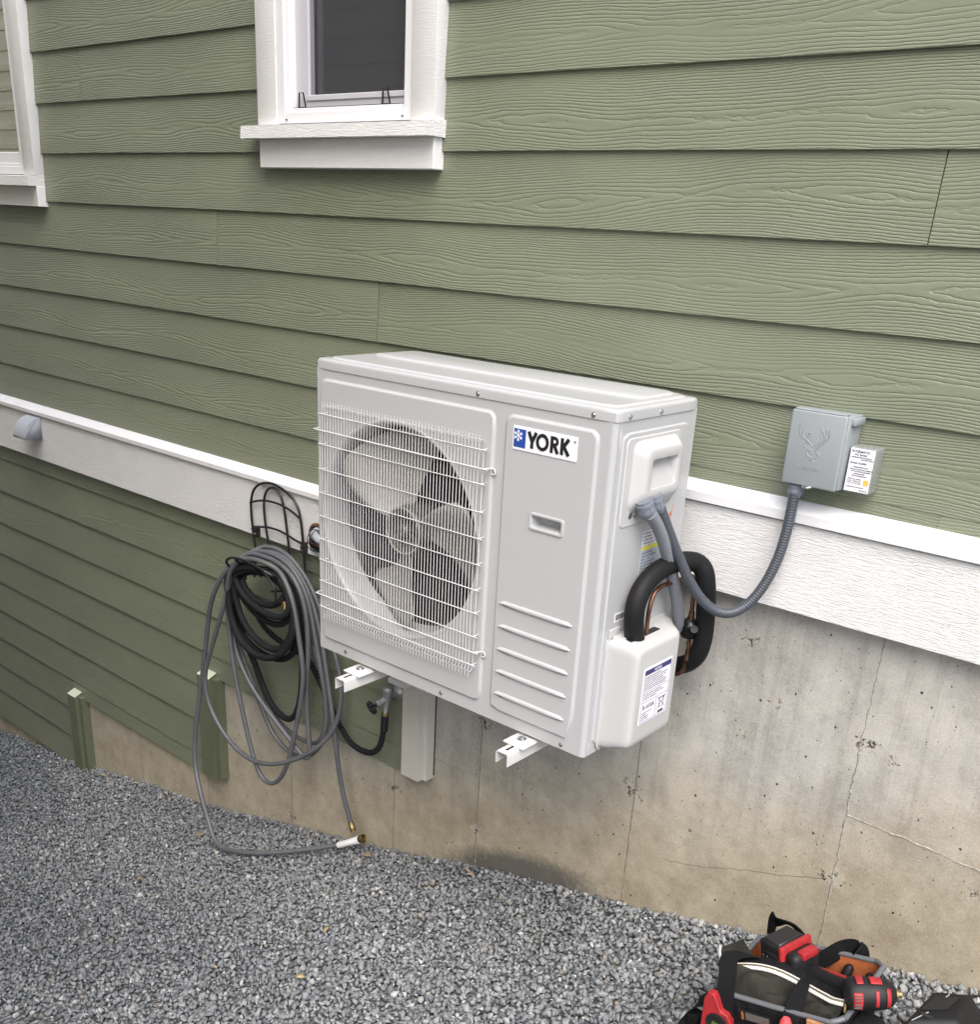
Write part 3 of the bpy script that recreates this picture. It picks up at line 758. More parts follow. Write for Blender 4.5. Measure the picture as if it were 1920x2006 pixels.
# badge
bd = MB(); bd.box(AX + .6775, AF - .0078, AB + .6965, AX + .8570, AF - .0060, AB + .7500, .0006, 1)
badge = bd.build("badge", m_label, ac)
bo = FP(.6775, .6965, .0078); UX, UZ = (1, 0, 0), (0, 0, 1)
sq = MB(); sq.box(bo[0] + .0040, bo[1] - .0006, bo[2] + .0065, bo[0] + .0375, bo[1], bo[2] + .0475); sq.build("blue_square", m_blue, badge, smooth=False)
sn = MB(); co = (bo[0] + .0165, bo[1] - .0007, bo[2] + .0325)
for i in range(6):
    a = i * PI / 3 + PI / 6; dx, dz = math.cos(a), math.sin(a); nx, nz = -dz, dx
    stroke(sn, [(0, 0), (dx * .0122, dz * .0122)], .0018, co, UX, UZ)
    for q in (.0062, .0092):
        for sg in (1, -1):
            stroke(sn, [(dx * q, dz * q), (dx * (q + .0026) + nx * sg * .0030, dz * (q + .0026) + nz * sg * .0030)], .0014, co, UX, UZ)
sn.build("snowflake", m_label, badge, smooth=False)
lt = MB(); lo_ = (bo[0] + .0415, bo[1] - .0002, bo[2] + .0095); Hh, Wd = .0365, .0082
def lst(ox, pts, w=Wd, closed=False): stroke(lt, [(ox + a, b_) for a, b_ in pts], w, lo_, UX, UZ, .0006, closed)
lst(0, [(.0042, Hh), (.0148, .0150)], .0086); lst(0, [(.0254, Hh), (.0148, .0150)], .0086); lst(0, [(.0148, .0185), (.0148, 0)], .0084)
ell = [(.0162 * math.cos(2 * PI * i / 40), .0182 + .0152 * math.sin(2 * PI * i / 40)) for i in range(40)]
lst(.0436, [(a * .86, b_) for a, b_ in ell], .0078, True)
lst(.0655, [(.0040, 0), (.0040, Hh)]); lst(.0655, [(.0040, Hh - .0036), (.0130, Hh - .0036), (.0175, Hh - .0058), (.0193, Hh - .0108), (.0175, Hh - .0158), (.0130, Hh - .0180), (.0040, Hh - .0180)], .0072); lst(.0655, [(.0110, .0175), (.0212, 0)], .0084)
lst(.0935, [(.0040, 0), (.0040, Hh)]); lst(.0935, [(.0215, Hh), (.0060, .0150)], .0084); lst(.0935, [(.0085, .0200), (.0228, 0)], .0086)
lt.build("lettering", m_ink, badge, smooth=False)
rg = MB(); put_text(rg, "®", .0085, (bo[0] + .1735 - .0040, bo[1] - .0003, bo[2] + .0395), UX, UZ, extrude=.0001); rg.build("registered_mark", m_ink, badge, smooth=False)
# electrical cover with handle bulge (side)
mb = MB(); cp = (.158, .655); ap = angles(cp, (), 110)
rings(mb, pad_loops((.044, .558, .270, .7565), .012, .0022, .0020, cp, ap, 3, .0031), SP, True)
plate = mb.build("electrical_cover", m_case2, ac, 30)
mb = MB(); cb = (.155, .665); ab = angles(cb, (), 130)
def br(x0, h0, x1, h1, r, o): return (polar(rrect(x0, h0, x1, h1, r, 10), cb, ab), o)
L = [br(.070, .588, .262, .748, .024, .005), br(.073, .594, .258, .746, .023, .010), br(.079, .606, .248, .741, .022, .020), br(.083, .616, .242, .737, .021, .028), br(.087, .622, .238, .733, .019, .032), br(.093, .628, .232, .728, .016, .034),
     br(.106, .640, .220, .712, .010, .034), br(.109, .643, .217, .709, .009, .033), br(.112, .646, .214, .706, .007, .026), br(.115, .650, .210, .703, .006, .010)]
rings(mb, L, SP, True)
# chute that slopes out of the opening
ch = [SP(.112, .698, .010), SP(.212, .698, .010), SP(.216, .646, .031), SP(.110, .646, .031), SP(.216, .636, .0335), SP(.110, .636, .0335)]
mb.add(ch, [(0, 1, 2, 3), (3, 2, 4, 5)])
mb.build("grab_handle", m_case2, ac, 42)
mb = MB()
for d in (.083, .104): mb.lathe(SP(d, .583, .0052), (1, 0, 0), [(0, .0075), (.0010, .0075), (.0012, .0045), (.0005, .003), (.0005, 0)], 16)
mb.build("knockout", m_steel, plate)
# valve cover
mb = MB()
def cover_ring(ins, off, topd=0): return None
prof = []
cc = (.165, .155); ac_ = angles(cc, (), 120)
def cv(x0, h0, x1, h1, r, o): return (polar(rrect(x0, h0, x1, h1, r, 10), cc, ac_), o)
L = [cv(.044, .004, .318, .300, .020, .0032), cv(.044, .004, .318, .300, .020, .0060), cv(.0495, .010, .306, .2975, .016, .0072), cv(.0515, .014, .296, .2965, .016, .030), cv(.055, .026, .262, .2935, .018, .064), cv(.057, .030, .252, .2905, .016, .077), cv(.060, .035, .246, .287, .016, .0825), cv(.065, .042, .241, .282, .015, .0855), cv(.072, .052, .235, .275, .012, .0862)]
rings(mb, L, SP, True)
cover = mb.build("valve_cover", m_case2, ac, 45)
# notch in the cover top where the pipes enter
mb = MB(); mb.box(*SP(.075, .2935, .012), *SP(.225, .300, .070)[0:0], ) if False else None
mb.box(AX + AW + .010, AF + .075, AB + .290, AX + AW + .052, AF + .205, AB + .2962, .004, 2); mb.build("pipe_opening", m_blackplastic, cover)
tb = MB(); tb.box(AX + AW + .0032, AF + .050, AB + .29, AX + AW + .0070, AF + .095, AB + .318, .012, 4); tb.build("mounting_tab", m_case2, cover); screw(cover, SP(.060, .2935, .0075), (1, 0, 0))
# data label on the cover
lb = MB(); lb.box(AX + AW + .0860, AF + .0900, AB + .088, AX + AW + .0875, AF + .2150, AB + .2330)
nl = lb.build("data_label", m_label, cover, smooth=False)
lx = AX + AW + .0877; UY = (0, 1, 0); LO = (lx, AF + .0900, AB + .088)
def LQ(a, h): return (lx, AF + .0900 + a, AB + .088 + h)
nv = MB(); nv.box(lx - .0001, LO[1] + .004, LO[2] + .1275, lx + .0003, LO[1] + .121, LO[2] + .1395)
for a0, h0, a1, h1 in ((.004, .004, .121, .0046), (.004, .1394, .121, .1400), (.004, .0045, .0045, .1395), (.1205, .0045, .121, .1395), (.004, .082, .121, .0826), (.004, .056, .121, .0566), (.070, .0045, .0706, .056)): nv.box(lx - .0001, LO[1] + a0, LO[2] + h0, lx + .00025, LO[1] + a1, LO[2] + h1)
nv.build("label_rules", m_navy, nl, smooth=False)
wt = MB(); put_text(wt, "NOTICE", .0085, (lx + .0004, LO[1] + .045, LO[2] + .1305), UY, UZ, extrude=.0001, offset=.0002); wt.build("label_heading", m_label, nl, smooth=False)
tx = MB()
put_text(tx, "R-410A", .0170, LQ(.010, .036), UY, UZ, extrude=.0002)
lines = ["DISCONNECT POWER BEFORE SERVICE", "USE COPPER CONDUCTORS ONLY. THIS UNIT MUST BE", "INSTALLED IN ACCORDANCE WITH LOCAL CODES", "CHECK ALL VALVES ARE FULLY OPEN BEFORE", "STARTING THE UNIT. DO NOT OPERATE WITH THE", "COVER REMOVED. READ THE INSTALLATION MANUAL", "BEFORE CHARGING THE SYSTEM WITH REFRIGERANT"]
for i, t in enumerate(lines): put_text(tx, t, .0040, LQ(.007, .1195 - i * .0054), UY, UZ, extrude=.0001)
for i, t in enumerate(["THE SYSTEM CONTAINS FLUORINATED GAS.", "DO NOT VENT INTO THE ATMOSPHERE. RECOVER", "AND RECYCLE ALL REFRIGERANT."]): put_text(tx, t, .0040, LQ(.007, .075 - i * .0060), UY, UZ, extrude=.0001)
for i, t in enumerate(["CHARGE BY WEIGHT ONLY", "OIL TYPE POE", "SEE NAMEPLATE FOR", "FACTORY CHARGE"]): put_text(tx, t, .0036, LQ(.008, .026 - i * .0055), UY, UZ, extrude=.0001)
def ls(pts, w=.0009, cl=False): stroke(tx, pts, w, LQ(0, 0), UY, UZ, .0003, cl)
ls([(.084, .046), (.088, .022), (.104, .022), (.108, .046)], cl=True); ls([(.082, .047), (.110, .047)], .0014); ls([(.078, .050), (.114, .018)]); ls([(.078, .018), (.114, .050)]); ls([(.084, .010), (.108, .010)], .0055)
tx.build("label_text", m_ink, nl, smooth=False)
# stickers on the side panel
st = MB(); st.box(*SP(.150, .425, .0031), *SP(.262, .535, .0036)); s1_ = st.build("rating_sticker", plain("grey_sticker", (.42, .46, .52), .4), ac, smooth=False)
y_ = MB(); y_.box(*SP(.153, .487, .0036), *SP(.259, .496, .0040)); y_.build("yellow_bar", plain("yellow_ink", (.75, .68, .05), .4), s1_, smooth=False)
w_ = MB(); w_.box(*SP(.153, .498, .0036), *SP(.259, .533, .0039)); w_.build("white_field", m_label, s1_, smooth=False)
tt = MB()
for i, t in enumerate(["CAUTION: RISK OF SHOCK", "DISCONNECT ALL REMOTE", "POWER SUPPLIES BEFORE", "SERVICING THIS UNIT"]): put_text(tt, t, .0065, SP(.156, .525 - i * .0080, .0040), UY, UZ, extrude=.0001)
tt.build("sticker_text", m_ink, s1_, smooth=False); tt = MB()
for i, t in enumerate(["OUTDOOR UNIT", "RATED VOLTAGE 208-230", "PHASE 1   HZ 60", "MIN CIRCUIT AMPACITY", "MAX FUSE SIZE AMPS", "REFRIGERANT R-410A", "NET WEIGHT"]): put_text(tt, t, .0055, SP(.156, .477 - i * .0075, .0037), UY, UZ, extrude=.0001)
tt.build("sticker_text", m_ink, s1_, smooth=False)
rd = MB(); rd.add([SP(.252, .572, .0033), SP(.276, .576, .0033), SP(.270, .545, .0033)], [(0, 1, 2)]); rd.build("red_sticker", plain("red_sticker_ink", (.60, .10, .06), .4), ac, smooth=False)
bc = MB(); bc.box(*SP(.068, .331, .0031), *SP(.112, .353, .0035)); b1_ = bc.build("barcode_sticker", m_label, ac, smooth=False)
bb = MB(); x_ = .072
while x_ < .107:
    w0 = random.choice([.0006, .0010, .0016]); bb.box(*SP(x_, .335, .0035), *SP(x_ + w0, .349, .0037)); x_ += w0 + random.choice([.0006, .0011])
bb.build("barcode", m_ink, b1_, smooth=False)
# ------------------------------------------------------------------ wall bracket
m_brk = plain("white_bracket_paint", (.58, .575, .56), .38)
def bracket(xc, label):
    r = empty("mounting_bracket", (xc, -.05, AB - .05), label, "bracket", None)
    z1 = AB - .0165; w = .019; y0, y1 = AF - .092, -.034; mb = MB(); t = .0026; dz = .034; rr = .005
    pr = [(-w, z1 - dz), (-w, z1 - rr)] + [(-w + rr - rr * math.cos(a), z1 - rr + rr * math.sin(a)) for a in (PI / 6, PI / 3, PI / 2)] + [(w - rr + rr * math.sin(a), z1 - rr + rr * math.cos(a)) for a in (0, PI / 6, PI / 3, PI / 2)] + [(w, z1 - dz)]
    pi_ = [(x * (w - t) / w, z - (t if abs(x) < w - .001 or z > z1 - rr - .001 else 0)) for x, z in pr]
    for A_, B_ in ((pr, pi_),):
        n = len(A_)
        for i in range(n - 1):
            a, b_, c, d = A_[i], A_[i + 1], B_[i + 1], B_[i]
            mb.quad((xc + a[0], y0, a[1]), (xc + b_[0], y0, b_[1]), (xc + b_[0], y1, b_[1]), (xc + a[0], y1, a[1]))
            mb.quad((xc + d[0], y0, d[1]), (xc + c[0], y0, c[1]), (xc + c[0], y1, c[1]), (xc + d[0], y1, d[1]))
            mb.quad((xc + a[0], y0, a[1]), (xc + b_[0], y0, b_[1]), (xc + c[0], y0, c[1]), (xc + d[0], y0, d[1]))
    mb.build("arm", m_brk, r, 40)
    MB().box(xc - .0035, y0 + .016, z1 - .001, xc + .0035, y0 + .050, z1 + .0006, .0005, 1).build("slot", m_blackplastic, r)
    mb = MB(); mb.box(xc - .022, -.052, AB - .060, xc + .022, -.034, AB + .30, .002, 1); mb.build("wall_rail", m_brk, r)
    mb = MB(); mb.box(xc - .033, AF - .050, AB - .0160, xc + .033, AF + .012, AB - .0105, .0025, 2, ); mb.box(xc - .028, AF - .044, AB - .0108, xc + .028, AF + .010, AB - .0075, .0025, 2)
    ft = mb.build("foot_plate", m_brk, r, 40)
    mb = MB(); mb.lathe((xc, AF - .016, AB - .0076), (0, 0, 1), [(0, .0115), (.0012, .0115), (.0014, .0075), (.0060, .0072), (.0066, .005)], 6); mb.lathe((xc, AF - .016, AB - .0076), (0, 0, 1), [(0, .0120), (.0012, .0120)], 20); mb.build("bolt", m_steel, r, 25)
    return r
bracket(.186, "white steel bracket arm under the fan end of the unit")
bracket(.772, "white steel bracket arm under the ribbed end of the unit")
cr = MB(); cr.box(-.112, -.085, -1.622, -.030, -.048, -1.604, .001, 1)
tag(cr.build("cross_rail", m_brk, None), "white cross rail end behind the unit beside white corner board", "rail")
# ------------------------------------------------------------------ cables and pipes
P = {
 'rack_outer': [(-0.86,-0.05,-1.341),(-0.873,-0.05,-1.27),(-0.88,-0.05,-1.203),(-0.887,-0.05,-1.15),(-0.867,-0.05,-1.108),(-0.838,-0.05,-1.083),(-0.795,-0.05,-1.067),(-0.748,-0.05,-1.063),(-0.708,-0.05,-1.068),(-0.662,-0.05,-1.083),(-0.623,-0.05,-1.101),(-0.601,-0.05,-1.122),(-0.593,-0.05,-1.164),(-0.588,-0.05,-1.228),(-0.583,-0.05,-1.276),(-0.576,-0.05,-1.361)],
 'rack_inner': [(-0.78,-0.05,-1.304),(-0.792,-0.05,-1.261),(-0.801,-0.05,-1.209),(-0.807,-0.05,-1.152),(-0.802,-0.05,-1.12),(-0.783,-0.05,-1.09),(-0.755,-0.05,-1.073),(-0.725,-0.05,-1.074),(-0.699,-0.05,-1.095),(-0.687,-0.05,-1.127),(-0.679,-0.05,-1.182),(-0.671,-0.05,-1.247),(-0.661,-0.05,-1.317)],
 'rack_c1': [(-0.883,-0.05,-1.163),(-0.848,-0.05,-1.149),(-0.792,-0.05,-1.135),(-0.737,-0.05,-1.132),(-0.671,-0.05,-1.137),(-0.632,-0.05,-1.15),(-0.603,-0.05,-1.162)],
 'rack_c2': [(-0.878,-0.05,-1.262),(-0.84,-0.05,-1.245),(-0.79,-0.05,-1.234),(-0.728,-0.05,-1.23),(-0.674,-0.05,-1.237),(-0.628,-0.05,-1.251),(-0.592,-0.05,-1.253)],
 'lip_l1': [(-0.892,-0.1,-1.407),(-0.84,-0.17,-1.391),(-0.822,-0.2,-1.361),(-0.821,-0.21,-1.343),(-0.8,-0.215,-1.325),(-0.773,-0.215,-1.315),(-0.724,-0.215,-1.31),(-0.676,-0.21,-1.314),(-0.623,-0.21,-1.321),(-0.597,-0.2,-1.332),(-0.584,-0.18,-1.348),(-0.634,-0.12,-1.395)],
 'lip_l2': [(-0.759,-0.215,-1.316),(-0.767,-0.19,-1.345),(-0.808,-0.13,-1.401)],
 'lip_l3': [(-0.67,-0.21,-1.317),(-0.684,-0.18,-1.349),(-0.744,-0.12,-1.398)],
 'g1': [(-0.773,-0.15,-1.334),(-0.808,-0.18,-1.347),(-0.828,-0.2,-1.366),(-0.88,-0.21,-1.433),(-0.929,-0.21,-1.514),(-0.972,-0.2,-1.606),(-1.007,-0.19,-1.718),(-1.042,-0.19,-1.852),(-1.083,-0.2,-2.055),(-1.097,-0.21,-2.126),(-1.104,-0.22,-2.276),(-1.055,-0.24,-2.376),(-0.89,-0.3,-2.426)],
 'g2': [(-0.798,-0.07,-1.312),(-0.818,-0.09,-1.329),(-0.832,-0.14,-1.341),(-0.826,-0.18,-1.363),(-0.848,-0.2,-1.483),(-0.892,-0.2,-1.583),(-0.967,-0.2,-1.744),(-1.006,-0.2,-1.817),(-1.024,-0.2,-1.885),(-1.013,-0.2,-1.965),(-0.976,-0.2,-2.012),(-0.919,-0.2,-2.081),(-0.826,-0.2,-2.124),(-0.732,-0.2,-2.132),(-0.639,-0.2,-2.113),(-0.545,-0.19,-2.067),(-0.474,-0.17,-2.023),(-0.401,-0.14,-1.961),(-0.368,-0.11,-1.906),(-0.349,-0.09,-1.829),(-0.349,-0.08,-1.751),(-0.371,-0.07,-1.681),(-0.388,-0.07,-1.618),(-0.44,-0.06,-1.563),(-0.475,-0.06,-1.499),(-0.495,-0.06,-1.442),(-0.551,-0.06,-1.37),(-0.634,-0.06,-1.313),(-0.709,-0.06,-1.298),(-0.764,-0.065,-1.3),(-0.798,-0.07,-1.312)],
 'g3': [(-0.609,-0.15,-1.333),(-0.647,-0.17,-1.31),(-0.71,-0.18,-1.307),(-0.764,-0.19,-1.324),(-0.798,-0.2,-1.352),(-0.833,-0.2,-1.405),(-0.859,-0.19,-1.481),(-0.875,-0.18,-1.583),(-0.864,-0.18,-1.67),(-0.856,-0.18,-1.756),(-0.837,-0.18,-1.846),(-0.807,-0.18,-1.957),(-0.772,-0.18,-2.074),(-0.739,-0.18,-2.17),(-0.695,-0.18,-2.209),(-0.645,-0.18,-2.213),(-0.59,-0.18,-2.165),(-0.546,-0.18,-2.092),(-0.515,-0.18,-1.993),(-0.493,-0.17,-1.881),(-0.463,-0.17,-1.777),(-0.45,-0.17,-1.676),(-0.456,-0.17,-1.648),(-0.481,-0.16,-1.566),(-0.497,-0.16,-1.48),(-0.533,-0.15,-1.402),(-0.567,-0.15,-1.354),(-0.609,-0.15,-1.333)],
 'g4': [(-0.786,-0.14,-1.321),(-0.804,-0.17,-1.345),(-0.849,-0.17,-1.408),(-0.887,-0.16,-1.534),(-0.884,-0.16,-1.649),(-0.857,-0.16,-1.741),(-0.798,-0.16,-1.811),(-0.736,-0.16,-1.875),(-0.64,-0.16,-1.927),(-0.547,-0.16,-1.984),(-0.486,-0.16,-2.017),(-0.458,-0.155,-2.037),(-0.447,-0.15,-2.012),(-0.459,-0.145,-1.933),(-0.478,-0.14,-1.83),(-0.471,-0.14,-1.719),(-0.469,-0.13,-1.615),(-0.483,-0.12,-1.504),(-0.502,-0.12,-1.419),(-0.546,-0.12,-1.352),(-0.624,-0.12,-1.318),(-0.709,-0.13,-1.306),(-0.786,-0.14,-1.321)],
 'g5': [(-0.78,-0.11,-1.316),(-0.835,-0.13,-1.349),(-0.899,-0.13,-1.437),(-0.931,-0.12,-1.595),(-0.909,-0.12,-1.708),(-0.865,-0.12,-1.775),(-0.804,-0.12,-1.866),(-0.759,-0.12,-1.961),(-0.704,-0.12,-2.035),(-0.64,-0.12,-2.069),(-0.567,-0.12,-2.076),(-0.512,-0.12,-2.063),(-0.46,-0.11,-2.02),(-0.425,-0.1,-1.959),(-0.405,-0.1,-1.873),(-0.415,-0.1,-1.767),(-0.443,-0.1,-1.668),(-0.452,-0.1,-1.63),(-0.493,-0.09,-1.515),(-0.516,-0.09,-1.419),(-0.567,-0.09,-1.357),(-0.64,-0.09,-1.316),(-0.703,-0.1,-1.3),(-0.78,-0.11,-1.316)],
 'g6': [(-0.303,-0.08,-2.268),(-0.34,-0.08,-2.187),(-0.358,-0.09,-2.074),(-0.365,-0.1,-1.942),(-0.375,-0.1,-1.851),(-0.404,-0.09,-1.766),(-0.443,-0.08,-1.648),(-0.444,-0.08,-1.614),(-0.487,-0.07,-1.518),(-0.517,-0.07,-1.435),(-0.57,-0.07,-1.369),(-0.631,-0.08,-1.317),(-0.701,-0.08,-1.303),(-0.772,-0.09,-1.313),(-0.813,-0.12,-1.331),(-0.834,-0.13,-1.342)],
 'g7': [(-0.869,-0.08,-1.768),(-0.823,-0.08,-1.885),(-0.761,-0.08,-1.981),(-0.679,-0.08,-2.016),(-0.606,-0.08,-2.021),(-0.542,-0.08,-2.023),(-0.487,-0.08,-2.008),(-0.448,-0.08,-1.958),(-0.431,-0.08,-1.845),(-0.451,-0.08,-1.704),(-0.501,-0.08,-1.613)],
 'b1': [(-0.845,-0.19,-1.41),(-0.855,-0.19,-1.48),(-0.843,-0.19,-1.583),(-0.793,-0.19,-1.653),(-0.708,-0.19,-1.681),(-0.623,-0.19,-1.674),(-0.558,-0.18,-1.637),(-0.509,-0.17,-1.572),(-0.497,-0.16,-1.498),(-0.533,-0.15,-1.402),(-0.589,-0.15,-1.363),(-0.672,-0.16,-1.343),(-0.757,-0.18,-1.349),(-0.813,-0.19,-1.374),(-0.845,-0.19,-1.41)],
 'b2': [(-0.843,-0.17,-1.414),(-0.837,-0.17,-1.487),(-0.808,-0.17,-1.567),(-0.753,-0.17,-1.616),(-0.675,-0.17,-1.642),(-0.603,-0.17,-1.641),(-0.554,-0.16,-1.607),(-0.521,-0.15,-1.537),(-0.541,-0.14,-1.443),(-0.586,-0.14,-1.383),(-0.664,-0.15,-1.354),(-0.748,-0.17,-1.353),(-0.818,-0.17,-1.381),(-0.843,-0.17,-1.414)],
 'b3': [(-0.812,-0.18,-1.407),(-0.803,-0.18,-1.446),(-0.743,-0.18,-1.482),(-0.666,-0.18,-1.501),(-0.584,-0.18,-1.502),(-0.537,-0.17,-1.489),(-0.522,-0.16,-1.44),(-0.558,-0.15,-1.388),(-0.615,-0.15,-1.36),(-0.684,-0.16,-1.353),(-0.76,-0.17,-1.363),(-0.799,-0.18,-1.382),(-0.812,-0.18,-1.407)],
 'b4': [(-0.805,-0.16,-1.417),(-0.785,-0.16,-1.453),(-0.735,-0.16,-1.477),(-0.674,-0.16,-1.484),(-0.619,-0.16,-1.471),(-0.58,-0.16,-1.442),(-0.573,-0.15,-1.422)],
 'b5': [(-0.861,-0.15,-1.445),(-0.818,-0.15,-1.498),(-0.752,-0.15,-1.537),(-0.674,-0.15,-1.552),(-0.608,-0.15,-1.548),(-0.552,-0.15,-1.513),(-0.536,-0.14,-1.463),(-0.562,-0.13,-1.4),(-0.641,-0.13,-1.363),(-0.766,-0.14,-1.375),(-0.841,-0.15,-1.406),(-0.861,-0.15,-1.445)],
 'b6': [(-0.94,-0.12,-1.472),(-0.912,-0.12,-1.589),(-0.873,-0.11,-1.692),(-0.806,-0.11,-1.759),(-0.776,-0.11,-1.855),(-0.72,-0.11,-1.917),(-0.658,-0.11,-1.948),(-0.606,-0.11,-1.944),(-0.565,-0.11,-1.899),(-0.535,-0.11,-1.808),(-0.526,-0.11,-1.67),(-0.532,-0.11,-1.521),(-0.555,-0.11,-1.418),(-0.618,-0.11,-1.376),(-0.693,-0.11,-1.363),(-0.781,-0.12,-1.372),(-0.874,-0.13,-1.408),(-0.94,-0.12,-1.472)],
 'b7': [(-0.873,-0.15,-1.61),(-0.818,-0.15,-1.664),(-0.738,-0.15,-1.686),(-0.671,-0.14,-1.696),(-0.598,-0.14,-1.684),(-0.555,-0.13,-1.65),(-0.526,-0.13,-1.588),(-0.518,-0.13,-1.512),(-0.537,-0.13,-1.422),(-0.588,-0.13,-1.375),(-0.668,-0.13,-1.359),(-0.789,-0.14,-1.373),(-0.859,-0.15,-1.422),(-0.884,-0.15,-1.516),(-0.873,-0.15,-1.61)],
 'ribbed': [(-0.849,-0.1,-1.484),(-0.835,-0.08,-1.597),(-0.78,-0.07,-1.635),(-0.737,-0.06,-1.664),(-0.658,-0.06,-1.671),(-0.57,-0.05,-1.678),(-0.534,-0.05,-1.728),(-0.507,-0.05,-1.767),(-0.454,-0.05,-1.819),(-0.377,-0.055,-1.928),(-0.332,-0.06,-1.944),(-0.264,-0.07,-1.953),(-0.191,-0.08,-1.94),(-0.126,-0.09,-1.892),(-0.087,-0.1,-1.845)],
 'conduit1': [(0.99,-0.369,-0.755),(0.992,-0.34,-0.78),(0.995,-0.312,-0.818),(0.995,-0.263,-0.889),(0.99,-0.207,-0.974),(0.985,-0.161,-1.05),(0.98,-0.148,-1.089),(0.965,-0.146,-1.108),(0.93,-0.111,-1.13),(0.88,-0.066,-1.153)],
 'conduit2': [(0.985,-0.32,-0.752),(0.99,-0.31,-0.772),(1.0,-0.29,-0.814),(1.014,-0.26,-0.871),(1.03,-0.235,-0.921),(1.05,-0.2,-0.979),(1.079,-0.17,-1.012),(1.11,-0.14,-1.019),(1.135,-0.11,-0.996),(1.161,-0.09,-0.945),(1.176,-0.075,-0.877),(1.182,-0.065,-0.815),(1.181,-0.06,-0.756),(1.181,-0.06,-0.72)],
 'blackpipe': [(0.985,-0.362,-1.067),(0.985,-0.38,-1.013),(0.985,-0.385,-0.969),(0.985,-0.366,-0.932),(0.985,-0.319,-0.904),(0.99,-0.267,-0.891),(1.0,-0.197,-0.895),(1.01,-0.159,-0.9),(1.03,-0.151,-0.918),(1.035,-0.145,-0.947),(1.035,-0.128,-1.006),(1.035,-0.11,-1.106),(1.03,-0.109,-1.147),(1.0,-0.095,-1.195),(0.96,-0.082,-1.217),(0.9,-0.033,-1.247)],
 'copper': [(0.99,-0.321,-1.077),(0.99,-0.324,-1.047),(0.99,-0.328,-0.989),(0.99,-0.314,-0.949),(0.99,-0.287,-0.941),(0.99,-0.241,-0.945),(1.0,-0.212,-0.941),(1.0,-0.179,-0.938),(1.0,-0.151,-0.941),(1.0,-0.129,-0.956),(1.0,-0.13,-0.978),(1.0,-0.133,-1.004),(1.0,-0.128,-1.054),(1.0,-0.121,-1.114),(1.0,-0.118,-1.162),(0.995,-0.112,-1.205),(0.985,-0.116,-1.224),(0.96,-0.108,-1.232),(0.92,-0.081,-1.247)],
 'drier': [(1.0,-0.133,-1.034),(1.0,-0.119,-1.076),(1.0,-0.12,-1.11)]}
m_cond1 = plain("grey_conduit", (.165, .175, .195), .38); m_cond2 = plain("dark_grey_conduit", (.055, .062, .075), .38)
m_fit = plain("grey_pvc_fitting", (.165, .18, .215), .35)
m_foam = plain("black_foam_insulation", (.008, .008, .009), .62, spec=.25, noise=.2, nscale=8, bump=.0003, bscale=260)
m_copper = plain("tarnished_copper", (.22, .115, .075), .45, metal=1, noise=.45, nscale=35)
m_brass = plain("brass", (.30, .225, .10), .5, metal=1, noise=.3, nscale=60)
def fitting(parent, p, d, r, L):
    mb = MB(); mb.lathe(p, d, [(-.004, r * 1.02), (.003, r * 1.02), (.0035, r * 1.16), (.009, r * 1.18), (.0095, r * 1.08), (L * .55, r * 1.1), (L * .62, r * 1.12), (L * .72, r * 1.0), (L * .95, r * .82), (L, r * .70)], 28)
    for i in range(8):
        a = 2 * PI * i / 8; q = Vector(d).normalized().to_track_quat('Z', 'Y'); c = Vector(p) + q @ Vector((r * 1.08 * math.cos(a), r * 1.08 * math.sin(a), L * .12)); mb.cyl(c, c + Vector(d).normalized() * L * .4, .0016, n=6)
    return mb.build("fitting", m_fit, parent, 40)
c1 = P['conduit1']; c2 = P['conduit2']
t = empty("flexible_conduit", c1[0], "light grey ribbed conduit bending back behind the unit", "conduit")
MB().tube(relax(c1, 1), .0138, 20, rib=.18, ribp=.0076).build("conduit_hose", m_cond1, t, 70)
fitting(t, (.975, -.380, -.728), (.22, .45, -1), .0178, .042)
t = empty("flexible_conduit", c2[0], "dark grey conduit looping from the unit up to the grey switch box", "conduit")
MB().tube(relax(c2, 1), .0122, 20, rib=.10, ribp=.0066).build("conduit_hose", m_cond2, t, 70)
fitting(t, (.977, -.336, -.724), (.22, .42, -1), .0150, .040)
fitting(t, (1.181, -.055, -.692), (0, 0, -1), .0170, .034)
o = MB().tube(relax(P['blackpipe'], 1), .0235, 28).build("insulated_pipe", m_foam, None, 70); tag(o, "thick black foam insulated refrigerant pipe arching out of the cover", "pipe")
t = empty("copper_pipe", P['copper'][0], "thin bare copper pipe with black valve inside the black pipe loop", "pipe")
MB().tube(relax(P['copper'], 1), .0055, 12).build("tube", m_copper, t, 70)
for q in (P['copper'][12], P['copper'][14]): MB().cyl(Vector(q) + Vector((0, 0, .013)), Vector(q) + Vector((0, 0, -.013)), .0075, n=16).build("brazed_joint", m_copper, t)
mb = MB(); c = Vector((.998, -.124, -1.088)); mb.lathe(c + Vector((0, 0, -.026)), (0, 0, 1), [(0, .012), (.004, .020), (.016, .0250), (.030, .0255), (.032, .0275), (.036, .0275), (.038, .024), (.046, .020), (.052, .010), (.060, .008)], 28)
mb.cyl(c + Vector((.01, -.012, 0)), c + Vector((.026, -.026, .012)), .010, n=16); mb.build("valve_body", plain("gloss_black_valve", (.006, .006, .007), .3), t, 40)
